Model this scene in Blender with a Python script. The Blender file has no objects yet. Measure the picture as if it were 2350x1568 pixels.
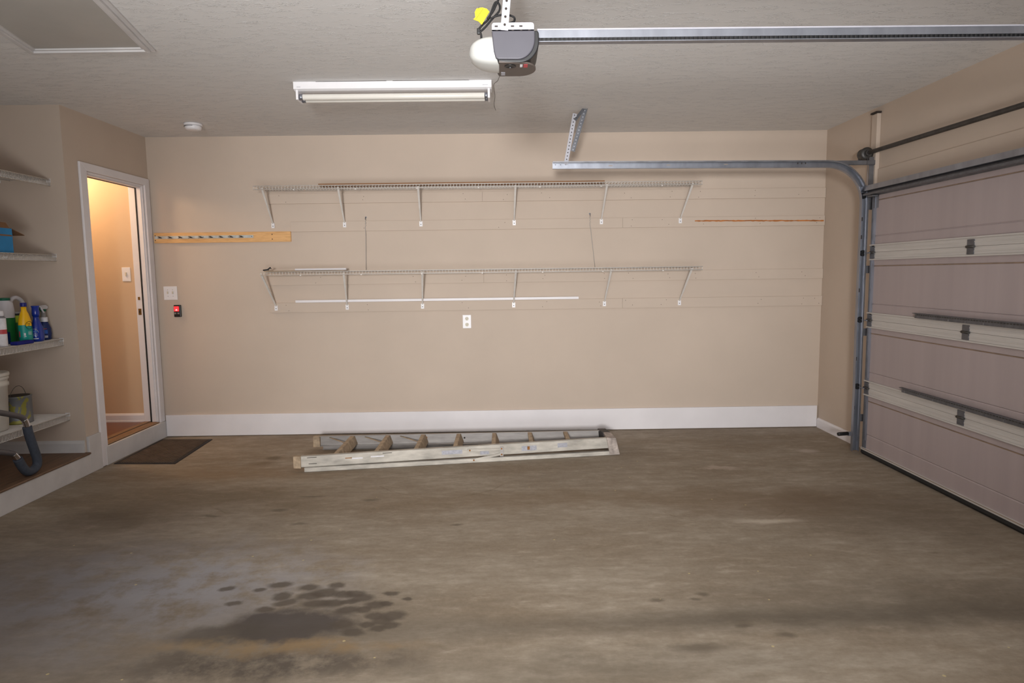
import bpy, bmesh, math, random
from mathutils import Vector, Matrix

random.seed(7)
PI = math.pi
C = bpy.context.scene.collection
W, H = 6.161, 2.745           # room width, ceiling height (metres)
YA = -1.14                    # wall beside the shelf alcove
GF = -12.8                    # wall behind the camera

# ------------------------------------------------------------------ materials
def S(r, g, b):
    f = lambda c: (c/255)/12.92 if c/255 <= .04045 else ((c/255+.055)/1.055)**2.4
    return (f(r), f(g), f(b), 1)

class NT:
    """small helper round a material's node tree"""
    def __init__(s, name):
        m = bpy.data.materials.new(name); m.use_nodes = True
        s.m = m; s.t = m.node_tree; s.b = s.t.nodes['Principled BSDF']
        tc = s.t.nodes.new('ShaderNodeTexCoord'); s.co = tc.outputs['Object']
    def n(s, kind, **kw):
        nd = s.t.nodes.new(kind)
        for k, v in kw.items(): setattr(nd, k, v)
        return nd
    def l(s, a, b): s.t.links.new(a, b)
    def mapping(s, scale=(1, 1, 1), loc=(0, 0, 0), rot=(0, 0, 0), src=None):
        mp = s.n('ShaderNodeMapping'); s.l(src or s.co, mp.inputs[0])
        mp.inputs['Scale'].default_value = scale; mp.inputs['Location'].default_value = loc
        mp.inputs['Rotation'].default_value = rot
        return mp.outputs[0]
    def noise(s, scale, detail=3, rough=.55, src=None, dist=0):
        nz = s.n('ShaderNodeTexNoise'); s.l(src or s.co, nz.inputs['Vector'])
        nz.inputs['Scale'].default_value = scale; nz.inputs['Detail'].default_value = detail
        nz.inputs['Roughness'].default_value = rough; nz.inputs['Distortion'].default_value = dist
        return nz
    def ramp(s, fac, stops):
        r = s.n('ShaderNodeValToRGB'); s.l(fac, r.inputs[0])
        e = r.color_ramp.elements
        while len(e) < len(stops): e.new(.5)
        for k, (p, c) in enumerate(stops): e[k].position = p; e[k].color = c if len(c) == 4 else (*c, 1)
        return r.outputs[0]
    def mix(s, fac, a, b, mode='MIX'):
        m = s.n('ShaderNodeMix', data_type='RGBA', blend_type=mode)
        for sock, v in ((m.inputs[0], fac), (m.inputs[6], a), (m.inputs[7], b)):
            if hasattr(v, 'is_linked'): s.l(v, sock)
            else: sock.default_value = v
        return m.outputs[2]
    def math(s, op, a, b=0, clamp=False):
        m = s.n('ShaderNodeMath', operation=op); m.use_clamp = clamp
        for sock, v in ((m.inputs[0], a), (m.inputs[1], b)):
            if hasattr(v, 'is_linked'): s.l(v, sock)
            else: sock.default_value = v
        return m.outputs[0]
    def bump(s, h, strength=.3, dist=.01):
        bp = s.n('ShaderNodeBump'); s.l(h, bp.inputs['Height'])
        bp.inputs['Strength'].default_value = strength; bp.inputs['Distance'].default_value = dist
        s.l(bp.outputs[0], s.b.inputs['Normal'])
    def color(s, c):
        if hasattr(c, 'is_linked'): s.l(c, s.b.inputs['Base Color'])
        else: s.b.inputs['Base Color'].default_value = c
    def set(s, rough=.5, metal=0, spec=None):
        s.b.inputs['Roughness'].default_value = rough; s.b.inputs['Metallic'].default_value = metal
        if spec is not None: s.b.inputs['Specular IOR Level'].default_value = spec

def mat(name, col, rough=.5, metal=0, var=.06, scale=8, bump=0, bscale=60, spec=None, stretch=(1, 1, 1), emit=None):
    n = NT(name)
    src = n.mapping(stretch) if stretch != (1, 1, 1) else n.co
    nz = n.noise(scale, 4, src=src)
    dark = tuple(c*(1-var*1.6) for c in col[:3])+(1,); lite = tuple(min(1, c*(1+var)) for c in col[:3])+(1,)
    n.color(n.ramp(nz.outputs[0], [(.3, dark), (.7, lite)])); n.set(rough, metal, spec)
    if bump: n.bump(n.noise(bscale, 3, src=src).outputs[0], bump, .004)
    if emit:
        n.b.inputs['Emission Color'].default_value = emit[0]; n.b.inputs['Emission Strength'].default_value = emit[1]
    return n.m

M = {}
M['wall'] = mat('beige_wall_paint', S(197, 181, 166), .75, var=.03, scale=1.3, bump=.06, bscale=220, spec=.25)
M['wall_side'] = M['wall']
M['header'] = M['wall']
M['white_trim'] = mat('white_trim_paint', S(226, 222, 224), .42, var=.03, scale=3, bump=.03, bscale=30)
M['dusty_trim'] = mat('dusty_white_trim_paint', S(206, 203, 202), .55, var=.06, scale=5)
M['white_plastic'] = mat('white_plastic', S(232, 230, 232), .35, var=.02)
M['ivory_plastic'] = mat('off_white_plastic', S(205, 196, 176), .4, var=.03)
M['nail'] = mat('nail_mark', S(112, 98, 88), .8, var=.1)
M['dark_hole'] = mat('dark_hole', S(52, 44, 38), .8, var=.05)
M['black_plastic'] = mat('black_plastic', S(24, 24, 26), .4, var=.1)
M['black_rubber'] = mat('black_rubber', S(27, 26, 27), .75, var=.15, scale=20)
M['galv'] = mat('galvanised_steel', S(152, 155, 164), .38, .85, var=.12, scale=14, stretch=(1, 1, .3))
M['galv_dull'] = mat('dull_galvanised_steel', S(128, 128, 132), .5, .8, var=.15, scale=12)
M['dark_steel'] = mat('dark_steel', S(88, 86, 84), .5, .7, var=.2, scale=20)
M['strut'] = mat('grey_steel_strut', S(104, 105, 110), .5, .6, var=.14, scale=25)
M['brass'] = mat('aged_brass', S(150, 120, 62), .35, .9, var=.1)
M['wire'] = mat('white_coated_wire', S(216, 211, 205), .45, var=.05, scale=20)
M['door_panel'] = mat('pinkish_door_panel', S(168, 155, 155), .55, var=.035, scale=3, stretch=(1, 3, .15), bump=.03, bscale=60)
M['door_rail'] = mat('pale_grey_door_rail', S(196, 192, 188), .5, .1, var=.05, scale=6, stretch=(1, .3, 6))
M['rust_line'] = mat('rusty_brown_seam', S(138, 116, 96), .7, var=.2, scale=12)
M['chrome'] = mat('chrome', S(215, 215, 220), .12, 1, var=.02)
M['foam'] = mat('dark_grey_foam', S(66, 72, 84), .85, var=.1, scale=40, bump=.2, bscale=160)
M['tube_grey'] = mat('grey_painted_tube', S(88, 84, 86), .45, var=.08)
M['opener_grey'] = mat('grey_opener_plastic', S(76, 74, 82), .45, var=.03, scale=18)
M['opener_under'] = mat('brown_grey_opener_underside', S(92, 82, 76), .55, var=.08)
M['opener_white'] = mat('milky_white_lens', S(192, 192, 188), .35, var=.02)
M['bracket_white'] = mat('zinc_white_bracket', S(172, 171, 178), .45, .1, var=.04)
M['yellow_tag'] = mat('yellow_tag', S(255, 232, 8), .5, var=.04)
M['tube_lamp'] = mat('unlit_white_lamp_tube', S(226, 222, 214), .16, var=.02, spec=.7)
M['red_light'] = mat('red_lit_button', S(225, 60, 66), .4, emit=(S(255, 50, 58), 1.1))
M['pink_light'] = mat('pink_lit_symbol', S(255, 180, 180), .4, emit=(S(255, 190, 190), 1.3))
M['grey_button'] = mat('grey_button', S(120, 116, 112), .5)
M['orange_bare'] = mat('orange_bare_wood', S(176, 108, 52), .7, var=.22, scale=14, stretch=(1, 1, 4))
M['paper_white'] = mat('white_paper', S(226, 224, 228), .6, var=.06, scale=40)
M['ladder'] = mat('weathered_aluminium', S(166, 161, 158), .5, .45, var=.12, scale=18, stretch=(.4, 1, 2))
M['ladder_paint'] = mat('paint_spattered_aluminium', S(190, 184, 174), .6, .15, var=.2, scale=12, stretch=(.5, 1, 1.5), bump=.2, bscale=70)
M['ladder_step'] = mat('paint_caked_step', S(172, 152, 128), .8, .05, var=.2, scale=26, bump=.3, bscale=90)
M['tan_mark'] = mat('tan_mark', S(164, 150, 138), .6, .3, var=.1, scale=60)
M['zinc'] = mat('zinc_plate', S(190, 194, 192), .45, .15, var=.1, scale=30)
M['rust'] = mat('rust_spot', S(150, 100, 48), .8, var=.25, scale=60)
M['label_grey'] = mat('faded_silver_label', S(172, 172, 180), .5, .2, var=.14, scale=60)
M['lcap_dark'] = mat('black_scuffed_cap', S(58, 54, 54), .6, var=.35, scale=22)
M['lcap_dirty'] = mat('paint_splashed_cap', S(172, 160, 152), .7, var=.3, scale=25)
M['green_plastic'] = mat('dark_green_plastic', S(8, 92, 66), .4)
M['jug_white'] = mat('white_jug_plastic', S(205, 202, 206), .4, var=.03)
M['lime_label'] = mat('lime_label', S(166, 184, 40), .5, var=.1, scale=30)
M['dark_label'] = mat('black_label', S(20, 24, 20), .5, var=.1)
M['green_label'] = mat('green_label', S(24, 110, 50), .5)
M['yellow_plastic'] = mat('yellow_bottle_plastic', S(246, 190, 6), .32, var=.03)
M['teal_label'] = mat('teal_label', S(10, 150, 140), .4)
M['navy_plastic'] = mat('navy_cap', S(20, 30, 120), .4)
M['blue_clear'] = mat('blue_bottle', S(10, 48, 150), .18, var=.06, spec=.6)
M['blue_dark'] = mat('dark_blue_bottle', S(12, 38, 96), .25, var=.06)
M['blue_label'] = mat('mid_blue_label', S(30, 84, 170), .5)
M['sponge'] = mat('blue_sponge', S(14, 22, 122), .9, var=.15, scale=60, bump=.4, bscale=160)
M['red_label'] = mat('red_label', S(190, 70, 76), .5)
M['clear_grey'] = mat('cloudy_clear_plastic', S(160, 156, 152), .3)
M['cyan_box'] = mat('blue_printed_card', S(24, 128, 186), .6, var=.1, scale=14)
M['card'] = mat('brown_cardboard', S(128, 92, 62), .8, var=.07, stretch=(1, 1, 6))
M['bucket'] = mat('white_bucket_plastic', S(200, 196, 188), .45, var=.05)
M['hall_floor'] = mat('dark_wood_floor', S(116, 72, 48), .35, var=.25, scale=10, stretch=(1, 8, 1))
M['threshold'] = mat('worn_oak_threshold', S(140, 108, 78), .55, var=.2, scale=9, stretch=(6, 1, 1))
M['hall_wall'] = mat('tan_hall_paint', S(206, 178, 146), .7, var=.02, scale=2)
M['hatch_panel'] = mat('grey_hatch_panel', S(176, 172, 166), .6, var=.05, scale=2.5)
M['slate_tint'] = M['hatch_panel']
M['concrete_edge'] = mat('concrete_edge', S(110, 98, 84), .9, var=.2, scale=14)
M['mat_edge'] = mat('black_mat_edge', S(38, 32, 34), .8, var=.1)

def m_mat_pad():
    n = NT('ribbed_brown_mat_pile')
    wv = n.n('ShaderNodeTexWave', bands_direction='DIAGONAL'); n.l(n.co, wv.inputs['Vector'])
    wv.inputs['Scale'].default_value = 30; wv.inputs['Distortion'].default_value = 1.2
    nz = n.noise(14, 4)
    c = n.mix(nz.outputs[0], S(66, 58, 52), S(112, 98, 88))
    n.color(n.mix(n.math('MULTIPLY', wv.outputs[1], .35), c, S(48, 40, 36))); n.set(.95, 0, .1)
    n.bump(wv.outputs[1], .6, .004)
    return n.m
M['mat_pad'] = m_mat_pad()

def m_ceiling():
    n = NT('trowel_textured_ceiling')
    src = n.mapping((1, 2.8, 1), rot=(0, 0, .04))
    w = n.noise(20, 3, .55, src=src, dist=1.3)
    rid = n.math('ABSOLUTE', n.math('SUBTRACT', w.outputs[0], .5))
    r = n.ramp(rid, [(0, (1, 1, 1)), (.045, (0, 0, 0))])
    msk = n.ramp(n.noise(9, 2, src=src).outputs[0], [(.47, (0, 0, 0)), (.60, (1, 1, 1))])
    r = n.math('MULTIPLY', r, msk)
    big = n.noise(1.2, 3)
    n.color(n.mix(n.math('MULTIPLY', big.outputs[0], .3), S(223, 221, 219), S(211, 208, 205))); n.set(.8, 0, .2)
    fine = n.noise(140, 2)
    n.bump(n.math('ADD', r, n.math('MULTIPLY', fine.outputs[0], .12)), .6, .007)
    return n.m
M['ceiling'] = m_ceiling()

def m_board(name, a, b, axis=(1, 12, 14), sc=5):
    n = NT(name)
    src = n.mapping(axis)
    g = n.noise(sc, 5, .6, src=src, dist=.6)
    n.color(n.ramp(g.outputs[0], [(.3, a), (.55, b), (.75, a)])); n.set(.6)
    n.bump(g.outputs[0], .1, .002)
    return n.m
M['pine'] = m_board('bare_pine', S(196, 146, 90), S(226, 178, 120))
M['old_wood'] = m_board('old_brown_board', S(122, 84, 52), S(150, 108, 70))
M['olive_wood'] = m_board('olive_brown_board', S(96, 80, 52), S(122, 100, 66))
M['vinyl'] = m_board('brown_vinyl_plank', S(84, 64, 50), S(118, 92, 72), axis=(14, 1, 1), sc=4)

def m_paintcan():
    n = NT('yellow_labelled_grey_can')
    nz = n.noise(9, 4, dist=.8)
    n.color(n.ramp(nz.outputs[0], [(.50, S(116, 118, 122)), (.52, S(150, 146, 70))])); n.set(.45, .25)
    return n.m
M['can'] = m_paintcan()

def m_floor():
    n = NT('stained_concrete')
    A = n.noise(.9, 5, .6).outputs[0]
    streak = n.noise(2.2, 6, .65, src=n.mapping((.5, 1.5, 1), rot=(0, 0, .08)), dist=.15).outputs[0]
    grit = n.noise(38, 5, .7).outputs[0]
    base = n.ramp(A, [(.32, S(122, 110, 94)), (.5, S(140, 128, 112)), (.68, S(152, 141, 126))])
    base = n.mix(n.ramp(streak, [(.42, (0, 0, 0)), (.66, (.75, .75, .75))]), base, S(112, 95, 74))
    fine = n.noise(11, 7, .72, src=n.mapping((.6, 1.6, 1))).outputs[0]
    base = n.mix(n.ramp(fine, [(.40, (.5, .5, .5)), (.56, (0, 0, 0))]), base, S(104, 90, 72))
    base = n.mix(n.ramp(fine, [(.56, (0, 0, 0)), (.74, (.55, .55, .55))]), base, S(178, 166, 150))
    spots = n.noise(7, 4, .6, src=n.mapping((.7, 1.5, 1))).outputs[0]
    base = n.mix(n.ramp(spots, [(.63, (0, 0, 0)), (.74, (.55, .55, .55))]), base, S(96, 82, 64))
    base = n.mix(n.math('MULTIPLY', grit, .3), base, S(196, 184, 168))
    # wobbling coordinate for stains with outlines of their own
    wob = n.noise(3.2, 5, .65)
    sub = n.n('ShaderNodeVectorMath', operation='SUBTRACT'); n.l(wob.outputs['Color'], sub.inputs[0]); sub.inputs[1].default_value = (.5, .5, .5)
    scl = n.n('ShaderNodeVectorMath', operation='SCALE'); n.l(sub.outputs[0], scl.inputs[0]); scl.inputs['Scale'].default_value = .62
    add = n.n('ShaderNodeVectorMath', operation='ADD'); n.l(n.co, add.inputs[0]); n.l(scl.outputs[0], add.inputs[1])
    wv = add.outputs[0]
    scl2 = n.n('ShaderNodeVectorMath', operation='SCALE'); n.l(sub.outputs[0], scl2.inputs[0]); scl2.inputs['Scale'].default_value = .12
    add2 = n.n('ShaderNodeVectorMath', operation='ADD'); n.l(n.co, add2.inputs[0]); n.l(scl2.outputs[0], add2.inputs[1])
    wv2 = add2.outputs[0]
    scl3 = n.n('ShaderNodeVectorMath', operation='SCALE'); n.l(sub.outputs[0], scl3.inputs[0]); scl3.inputs['Scale'].default_value = .3
    add3 = n.n('ShaderNodeVectorMath', operation='ADD'); n.l(n.co, add3.inputs[0]); n.l(scl3.outputs[0], add3.inputs[1])
    wv3 = add3.outputs[0]
    def blob(cx, cy, rx, ry, soft=.35, src=None, rot=0):
        mp = n.n('ShaderNodeMapping', vector_type='TEXTURE'); n.l(src or wv, mp.inputs[0])
        mp.inputs['Location'].default_value = (cx, cy, 0); mp.inputs['Scale'].default_value = (rx, ry, 1e3); mp.inputs['Rotation'].default_value = (0, 0, rot)
        ln = n.n('ShaderNodeVectorMath', operation='LENGTH'); n.l(mp.outputs[0], ln.inputs[0])
        mr = n.n('ShaderNodeMapRange'); n.l(ln.outputs['Value'], mr.inputs[0])
        mr.inputs[1].default_value = 1-soft; mr.inputs[2].default_value = 1+soft
        mr.inputs[3].default_value = 1; mr.inputs[4].default_value = 0
        return mr.outputs[0]
    def lay(mask, col, amt):
        nonlocal base
        base = n.mix(n.math('MULTIPLY', mask, amt), base, col)
    patchy = n.ramp(n.noise(5, 5, .7).outputs[0], [(.38, (0, 0, 0)), (.55, (1, 1, 1))])
    # pale bluish patch and grey area towards the front corner
    lay(n.math('MULTIPLY', blob(1.45, -3.05, .75, .42, .6), patchy), S(164, 163, 168), .85)
    lay(blob(.9, -3.2, .8, .9, .7), S(84, 81, 84), .6)
    # oil-dark patch with ochre crust
    lay(blob(2.22, -3.45, .62, .36, .7), S(100, 90, 78), .55)
    lay(blob(2.26, -3.40, .27, .13, .25, wv3), S(68, 62, 60), .85)
    lay(blob(2.02, -3.46, .20, .08, .35, wv3), S(76, 69, 62), .7)
    lay(n.math('MULTIPLY', blob(2.25, -3.69, .50, .10, .5, wv3), patchy), S(66, 59, 54), .75)
    lay(n.math('MULTIPLY', blob(2.40, -3.56, .36, .055, .5, wv3), patchy), S(136, 110, 74), .6)
    lay(n.math('MULTIPLY', blob(1.92, -3.55, .26, .05, .5, wv3), patchy), S(130, 108, 76), .5)
    for (x, y, r) in [(2.43, -3.14, .045), (2.49, -3.135, .04), (2.52, -3.18, .05), (2.34, -3.12, .05), (2.47, -3.21, .035), (2.60, -3.25, .05), (2.65, -3.24, .03),
                      (2.71, -3.335, .05), (2.655, -3.37, .045), (2.62, -3.33, .04), (2.70, -3.41, .035), (2.65, -3.43, .03), (2.66, -3.14, .035), (2.1, -3.03, .05),
                      (2.50, -3.40, .05), (2.56, -3.46, .045), (2.60, -3.40, .03), (2.16, -3.14, .04), (2.28, -3.15, .05), (2.40, -3.22, .05), (2.12, -3.26, .04), (1.86, -3.06, .03), (2.48, -3.29, .045), (2.25, -3.07, .045), (2.38, -3.06, .04), (2.02, -3.08, .03), (2.2, -3.2, .05), (2.33, -3.22, .05), (2.55, -3.29, .035), (1.95, -3.2, .03), (2.74, -3.2, .02)]:
        lay(blob(x, y, r*1.15, r*.72, .3, wv2), S(78, 69, 60), .8)
    # long dark near-floor sweep, painted corner dimming, smears by the big door
    lay(blob(4.3, -3.42, 1.35, .075, .8, wv2, .02), S(74, 66, 56), .6)
    lay(blob(5.3, -3.30, .9, .16, .9), S(78, 70, 60), .5)  # front right falloff of light painted into the floor colour
    lay(blob(3.6, -3.75, .6, .12, .8), S(84, 76, 64), .45)
    lay(blob(5.0, -2.0, .6, .20, .8), S(104, 84, 64), .6)
    lay(blob(5.55, -2.35, .4, .35, .9), S(92, 78, 62), .5)
    lay(blob(3.7, -1.9, 1.1, .13, .8), S(116, 96, 72), .5)
    lay(blob(1.2, -1.75, .7, .22, .8), S(98, 82, 60), .5)
    lay(blob(.75, -2.05, .35, .18, .7), S(80, 68, 54), .55)
    lay(blob(1.1, -1.2, .6, .16, .8), S(124, 98, 66), .55)
    lay(blob(1.28, -.80, .06, .05, .5, wv2), S(86, 72, 50), .6)
    lay(blob(1.24, -.95, .10, .05, .5, wv2), S(104, 84, 58), .5)
    lay(blob(4.84, -1.25, .14, .05, .5), S(176, 160, 146), .6)
    lay(blob(5.68, -.83, .07, .05, .5, wv2), S(186, 172, 162), .6)
    lay(blob(4.75, -2.33, .16, .03, .6, wv2), S(188, 176, 160), .7)
    for (x, y, rx, ry) in [(4.10, -3.20, .03, .02), (3.87, -3.24, .03, .015), (4.34, -3.55, .04, .02), (3.96, -3.63, .09, .03), (4.05, -3.25, .03, .012), (4.2, -3.48, .03, .014),
                           (1.9, -1.75, .09, .012), (2.3, -1.85, .05, .02), (1.75, -2.0, .05, .02), (1.95, -2.25, .05, .02), (2.9, -2.3, .03, .012), (1.35, -2.1, .06, .015)]:
        lay(blob(x, y, rx, ry, .5, wv2), S(88, 78, 66), .65)
    # thin curved hairline marks
    for (cx, cy, r, a) in [(2.75, -1.35, .48, .005), (4.55, -1.95, .42, .005), (1.55, -1.75, .32, .005)]:
        d = n.n('ShaderNodeVectorMath', operation='DISTANCE'); n.l(wv2, d.inputs[0]); d.inputs[1].default_value = (cx, cy, 0)
        q = n.math('ABSOLUTE', n.math('SUBTRACT', d.outputs['Value'], r))
        k = n.math('LESS_THAN', q, a)
        sep = n.n('ShaderNodeSeparateXYZ'); n.l(n.co, sep.inputs[0])
        k = n.math('MULTIPLY', k, n.math('LESS_THAN', sep.outputs[1], cy-r*.45))
        lay(n.math('MULTIPLY', k, patchy), S(104, 88, 70), .4)
    # flecks
    vor = n.n('ShaderNodeTexVoronoi'); n.l(n.co, vor.inputs['Vector']); vor.inputs['Scale'].default_value = 5.5
    fl = n.math('LESS_THAN', vor.outputs['Distance'], .035)
    lay(fl, S(196, 178, 128), .6)
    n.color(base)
    rr = n.ramp(streak, [(.3, (.62, .62, .62)), (.7, (.8, .8, .8))]); n.l(rr, n.b.inputs['Roughness'])
    n.b.inputs['Specular IOR Level'].default_value = .3
    n.bump(n.math('ADD', grit, streak), .12, .004)
    return n.m
M['floor'] = m_floor()

# ------------------------------------------------------------------ mesh builder
class MB:
    """collects shapes, links them as ONE mesh object"""
    def __init__(s): s.bm = bmesh.new(); s.mats = []; s.cur = 0
    def m(s, key):
        if key not in s.mats: s.mats.append(key)
        s.cur = s.mats.index(key); return s
    def _f(s, vs, smooth=False):
        try: f = s.bm.faces.new(vs)
        except ValueError: return
        f.material_index = s.cur; f.smooth = smooth
    def hexa(s, p):           # 8 points: bottom ring 0-3, top ring 4-7
        v = [s.bm.verts.new(q) for q in p]
        for idx in ((3, 2, 1, 0), (4, 5, 6, 7), (0, 1, 5, 4), (1, 2, 6, 5), (2, 3, 7, 6), (3, 0, 4, 7)): s._f([v[i] for i in idx])
        return s
    def box(s, x0, x1, y0, y1, z0, z1):
        x0, x1 = sorted((x0, x1)); y0, y1 = sorted((y0, y1)); z0, z1 = sorted((z0, z1))
        return s.hexa([(x0, y0, z0), (x1, y0, z0), (x1, y1, z0), (x0, y1, z0), (x0, y0, z1), (x1, y0, z1), (x1, y1, z1), (x0, y1, z1)])
    def beam(s, p0, p1, w, h, up=(0, 0, 1), h1=None, w1=None):
        p0, p1 = Vector(p0), Vector(p1); d = (p1-p0).normalized(); up = Vector(up)
        r = d.cross(up).normalized(); u = r.cross(d).normalized()
        h1 = h if h1 is None else h1; w1 = w if w1 is None else w1
        a = [p0+r*(i*w/2)+u*(j*h/2) for i, j in ((-1, -1), (1, -1), (1, 1), (-1, 1))]
        b = [p1+r*(i*w1/2)+u*(j*h1/2) for i, j in ((-1, -1), (1, -1), (1, 1), (-1, 1))]
        return s.hexa([a[0], a[1], b[1], b[0], a[3], a[2], b[2], b[3]])
    def tube(s, pts, r, n=8, closed=False, cap=True):
        pts = [Vector(p) for p in pts]; rings = []; ref = None
        rs = r if isinstance(r, (list, tuple)) else [r]*len(pts)
        for i, p in enumerate(pts):
            a = pts[i-1] if i > 0 else (pts[-1] if closed else p)
            b = pts[(i+1) % len(pts)] if (i < len(pts)-1 or closed) else p
            d = (b-a).normalized()
            if ref is None: ref = Vector((0, 0, 1)) if abs(d.z) < .9 else Vector((1, 0, 0))
            u = (ref-d*ref.dot(d)).normalized(); ref = u; w = d.cross(u)
            rings.append([s.bm.verts.new(p+(u*math.cos(t)+w*math.sin(t))*rs[i]) for t in (2*PI*k/n for k in range(n))])
        m = len(rings)
        for i in range(m if closed else m-1):
            a, b = rings[i], rings[(i+1) % m]
            for k in range(n): s._f([a[k], a[(k+1) % n], b[(k+1) % n], b[k]], True)
        if cap and not closed:
            s._f(rings[0][::-1]); s._f(rings[-1])
        return s
    def lathe(s, prof, c=(0, 0, 0), n=24, axis='z', sx=1, sy=1, keys=None, smooth=True):
        """prof: (radius, height) pairs; keys: material per band"""
        c = Vector(c); rings = []
        def P(r, h, t):
            a, b = r*math.cos(t)*sx, r*math.sin(t)*sy
            return c+(Vector((a, b, h)) if axis == 'z' else Vector((h, a, b)) if axis == 'x' else Vector((b, h, a)))
        for r, h in prof: rings.append([s.bm.verts.new(P(max(r, 1e-4), h, 2*PI*k/n)) for k in range(n)])
        for i in range(len(rings)-1):
            if keys: s.m(keys[i])
            for k in range(n): s._f([rings[i][k], rings[i][(k+1) % n], rings[i+1][(k+1) % n], rings[i+1][k]], smooth)
        if keys: s.m(keys[0])
        s._f(rings[0][::-1])
        if keys: s.m(keys[-1])
        s._f(rings[-1]); return s
    def prism(s, poly, a, b, axis='y', smooth=False):
        """poly in the plane across AXIS, extruded from a to b; y: (x,z)  x: (y,z)  z: (x,y)"""
        def P(q, t): return (q[0], t, q[1]) if axis == 'y' else (t, q[0], q[1]) if axis == 'x' else (q[0], q[1], t)
        A = [s.bm.verts.new(P(q, a)) for q in poly]; B = [s.bm.verts.new(P(q, b)) for q in poly]; n = len(poly)
        for k in range(n): s._f([A[k], A[(k+1) % n], B[(k+1) % n], B[k]], smooth)
        s._f(A[::-1]); s._f(B); return s
    def build(s, name, key=None, parent=None, bevel=0, local=False, seg=2, autosmooth=False):
        if key and not s.mats: s.mats = [key]
        bm = s.bm
        off = Vector((0, 0, 0))
        if parent and not local:
            q = parent
            while q: off += q.location; q = q.parent
        bmesh.ops.recalc_face_normals(bm, faces=bm.faces)
        if off.length: bmesh.ops.translate(bm, verts=bm.verts, vec=-off)
        me = bpy.data.meshes.new(name); bm.to_mesh(me); bm.free()
        for k in s.mats: me.materials.append(M[k])
        o = bpy.data.objects.new(name, me); C.objects.link(o)
        if parent: o.parent = parent
        if bevel:
            md = o.modifiers.new('bevel', 'BEVEL'); md.width = bevel; md.segments = seg; md.limit_method = 'ANGLE'
            md.harden_normals = False
        return o

def tag(o, label, cat, group=None, kind=None):
    o['label'] = label; o['category'] = cat
    if group: o['group'] = group
    if kind: o['kind'] = kind
    return o
def thing(name, label, cat, loc=(0, 0, 0), group=None, kind=None):
    o = bpy.data.objects.new(name, None); C.objects.link(o); o.location = loc; o.empty_display_size = .05
    return tag(o, label, cat, group, kind)
def struct(name, mb, key=None, parent=None, bevel=0):
    o = mb.build(name, key, parent, bevel)
    if not parent: o['kind'] = 'structure'
    return o
def shade(o):
    for p in o.data.polygons: p.use_smooth = True
    return o

# ------------------------------------------------------------------ the setting
OY0, OY1 = -.905, -.092       # door opening in wall_left
FZ = .165                     # raised house floor
DT = 2.31                     # head of door opening
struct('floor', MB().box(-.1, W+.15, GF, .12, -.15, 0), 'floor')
struct('ceiling', MB().box(-1.3, W+.15, GF, .12, H, H+.12), 'ceiling')
struct('wall_back', MB().box(0, W+.15, 0, .12, -.1, H), 'wall')
# left wall with the door opening
b = MB(); b.box(-.12, 0, YA, OY0, 0, H).box(-.12, 0, OY1, .12, 0, H).box(-.12, 0, OY0, OY1, DT, H).box(-.12, 0, OY0, OY1, 0, FZ-.03)
struct('wall_left', b, 'wall')
# alcove
AX, AE = -.78, -3.6
struct('wall_alcove_end', MB().box(AX-.1, -.12, YA, YA+.1, 0, H), 'wall')
struct('wall_alcove_back', MB().box(AX-.1, AX, AE, YA, 0, H), 'wall')
b = MB(); b.box(AX-.1, 0, AE-.1, AE, 0, H).box(-.12, 0, GF, AE-.1, 0, H)
struct('wall_left_front', b, 'wall')
struct('floor_alcove', MB().box(AX, -.03, AE, YA, 0, FZ), 'vinyl')
struct('trim_1', MB().prism([(-.0298, FZ-.0165), (-.0298, FZ), (.026, FZ), (.030, FZ-.006), (.028, FZ-.014), (.02, FZ-.016), (.0, FZ-.016)], AE, YA-.0, 'y'), 'vinyl')   # plank nosing
b = MB(); b.box(0, .02, AE, YA, 0, FZ-.017).box(0, .02, YA, -.99, 0, .285)
struct('baseboard_left', b, 'dusty_trim', bevel=.003)
struct('baseboard_door', MB().box(0, .021, -.935, -.003, 0, FZ-.012), 'dusty_trim', bevel=.004)
struct('baseboard_alcove', MB().prism([(YA, FZ), (YA-.016, FZ), (YA-.014, .235), (YA-.006, .255), (YA, .258)], AX, -.012, 'x'), 'dusty_trim')
struct('baseboard_back', MB().box(.024, W-.013, -.02, 0, .006, .207), 'white_trim', bevel=.003)
struct('baseboard_right', MB().prism([(W, 0.0), (W-.013, 0.0), (W-.013, .075), (W-.006, .09), (W, .092)], -.021, -.66, 'y'), 'white_trim')
# right wall: return, header over the big door, far pier
DY0, DY1 = -.93, -5.81
b = MB(); b.box(W, W+.15, -.97, .0, 0, H).box(W, W+.15, DY1+.04, -.97, 2.10, H).box(W, W+.15, GF, DY1+.04, 0, H)
struct('wall_right', b, 'wall')
struct('trim_2', MB().box(W-.032, W, -.862, -.785, 2.12, 2.69), 'wall', bevel=.004)
struct('dark_gap_strip', MB().box(W-.042, W-.001, -.866, -.782, 2.692, 2.704), 'dark_hole')     # dark strip standing in for the shaded gap over the upright board
struct('trim_3', MB().box(W-.012, W, -5.8, -.862, 2.10, 2.262), 'wall', bevel=.002)      # board along the header
b = MB(); b.box(-.1, W+.15, GF-.12, GF, 0, H)
struct('wall_front', b, 'wall')
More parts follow.
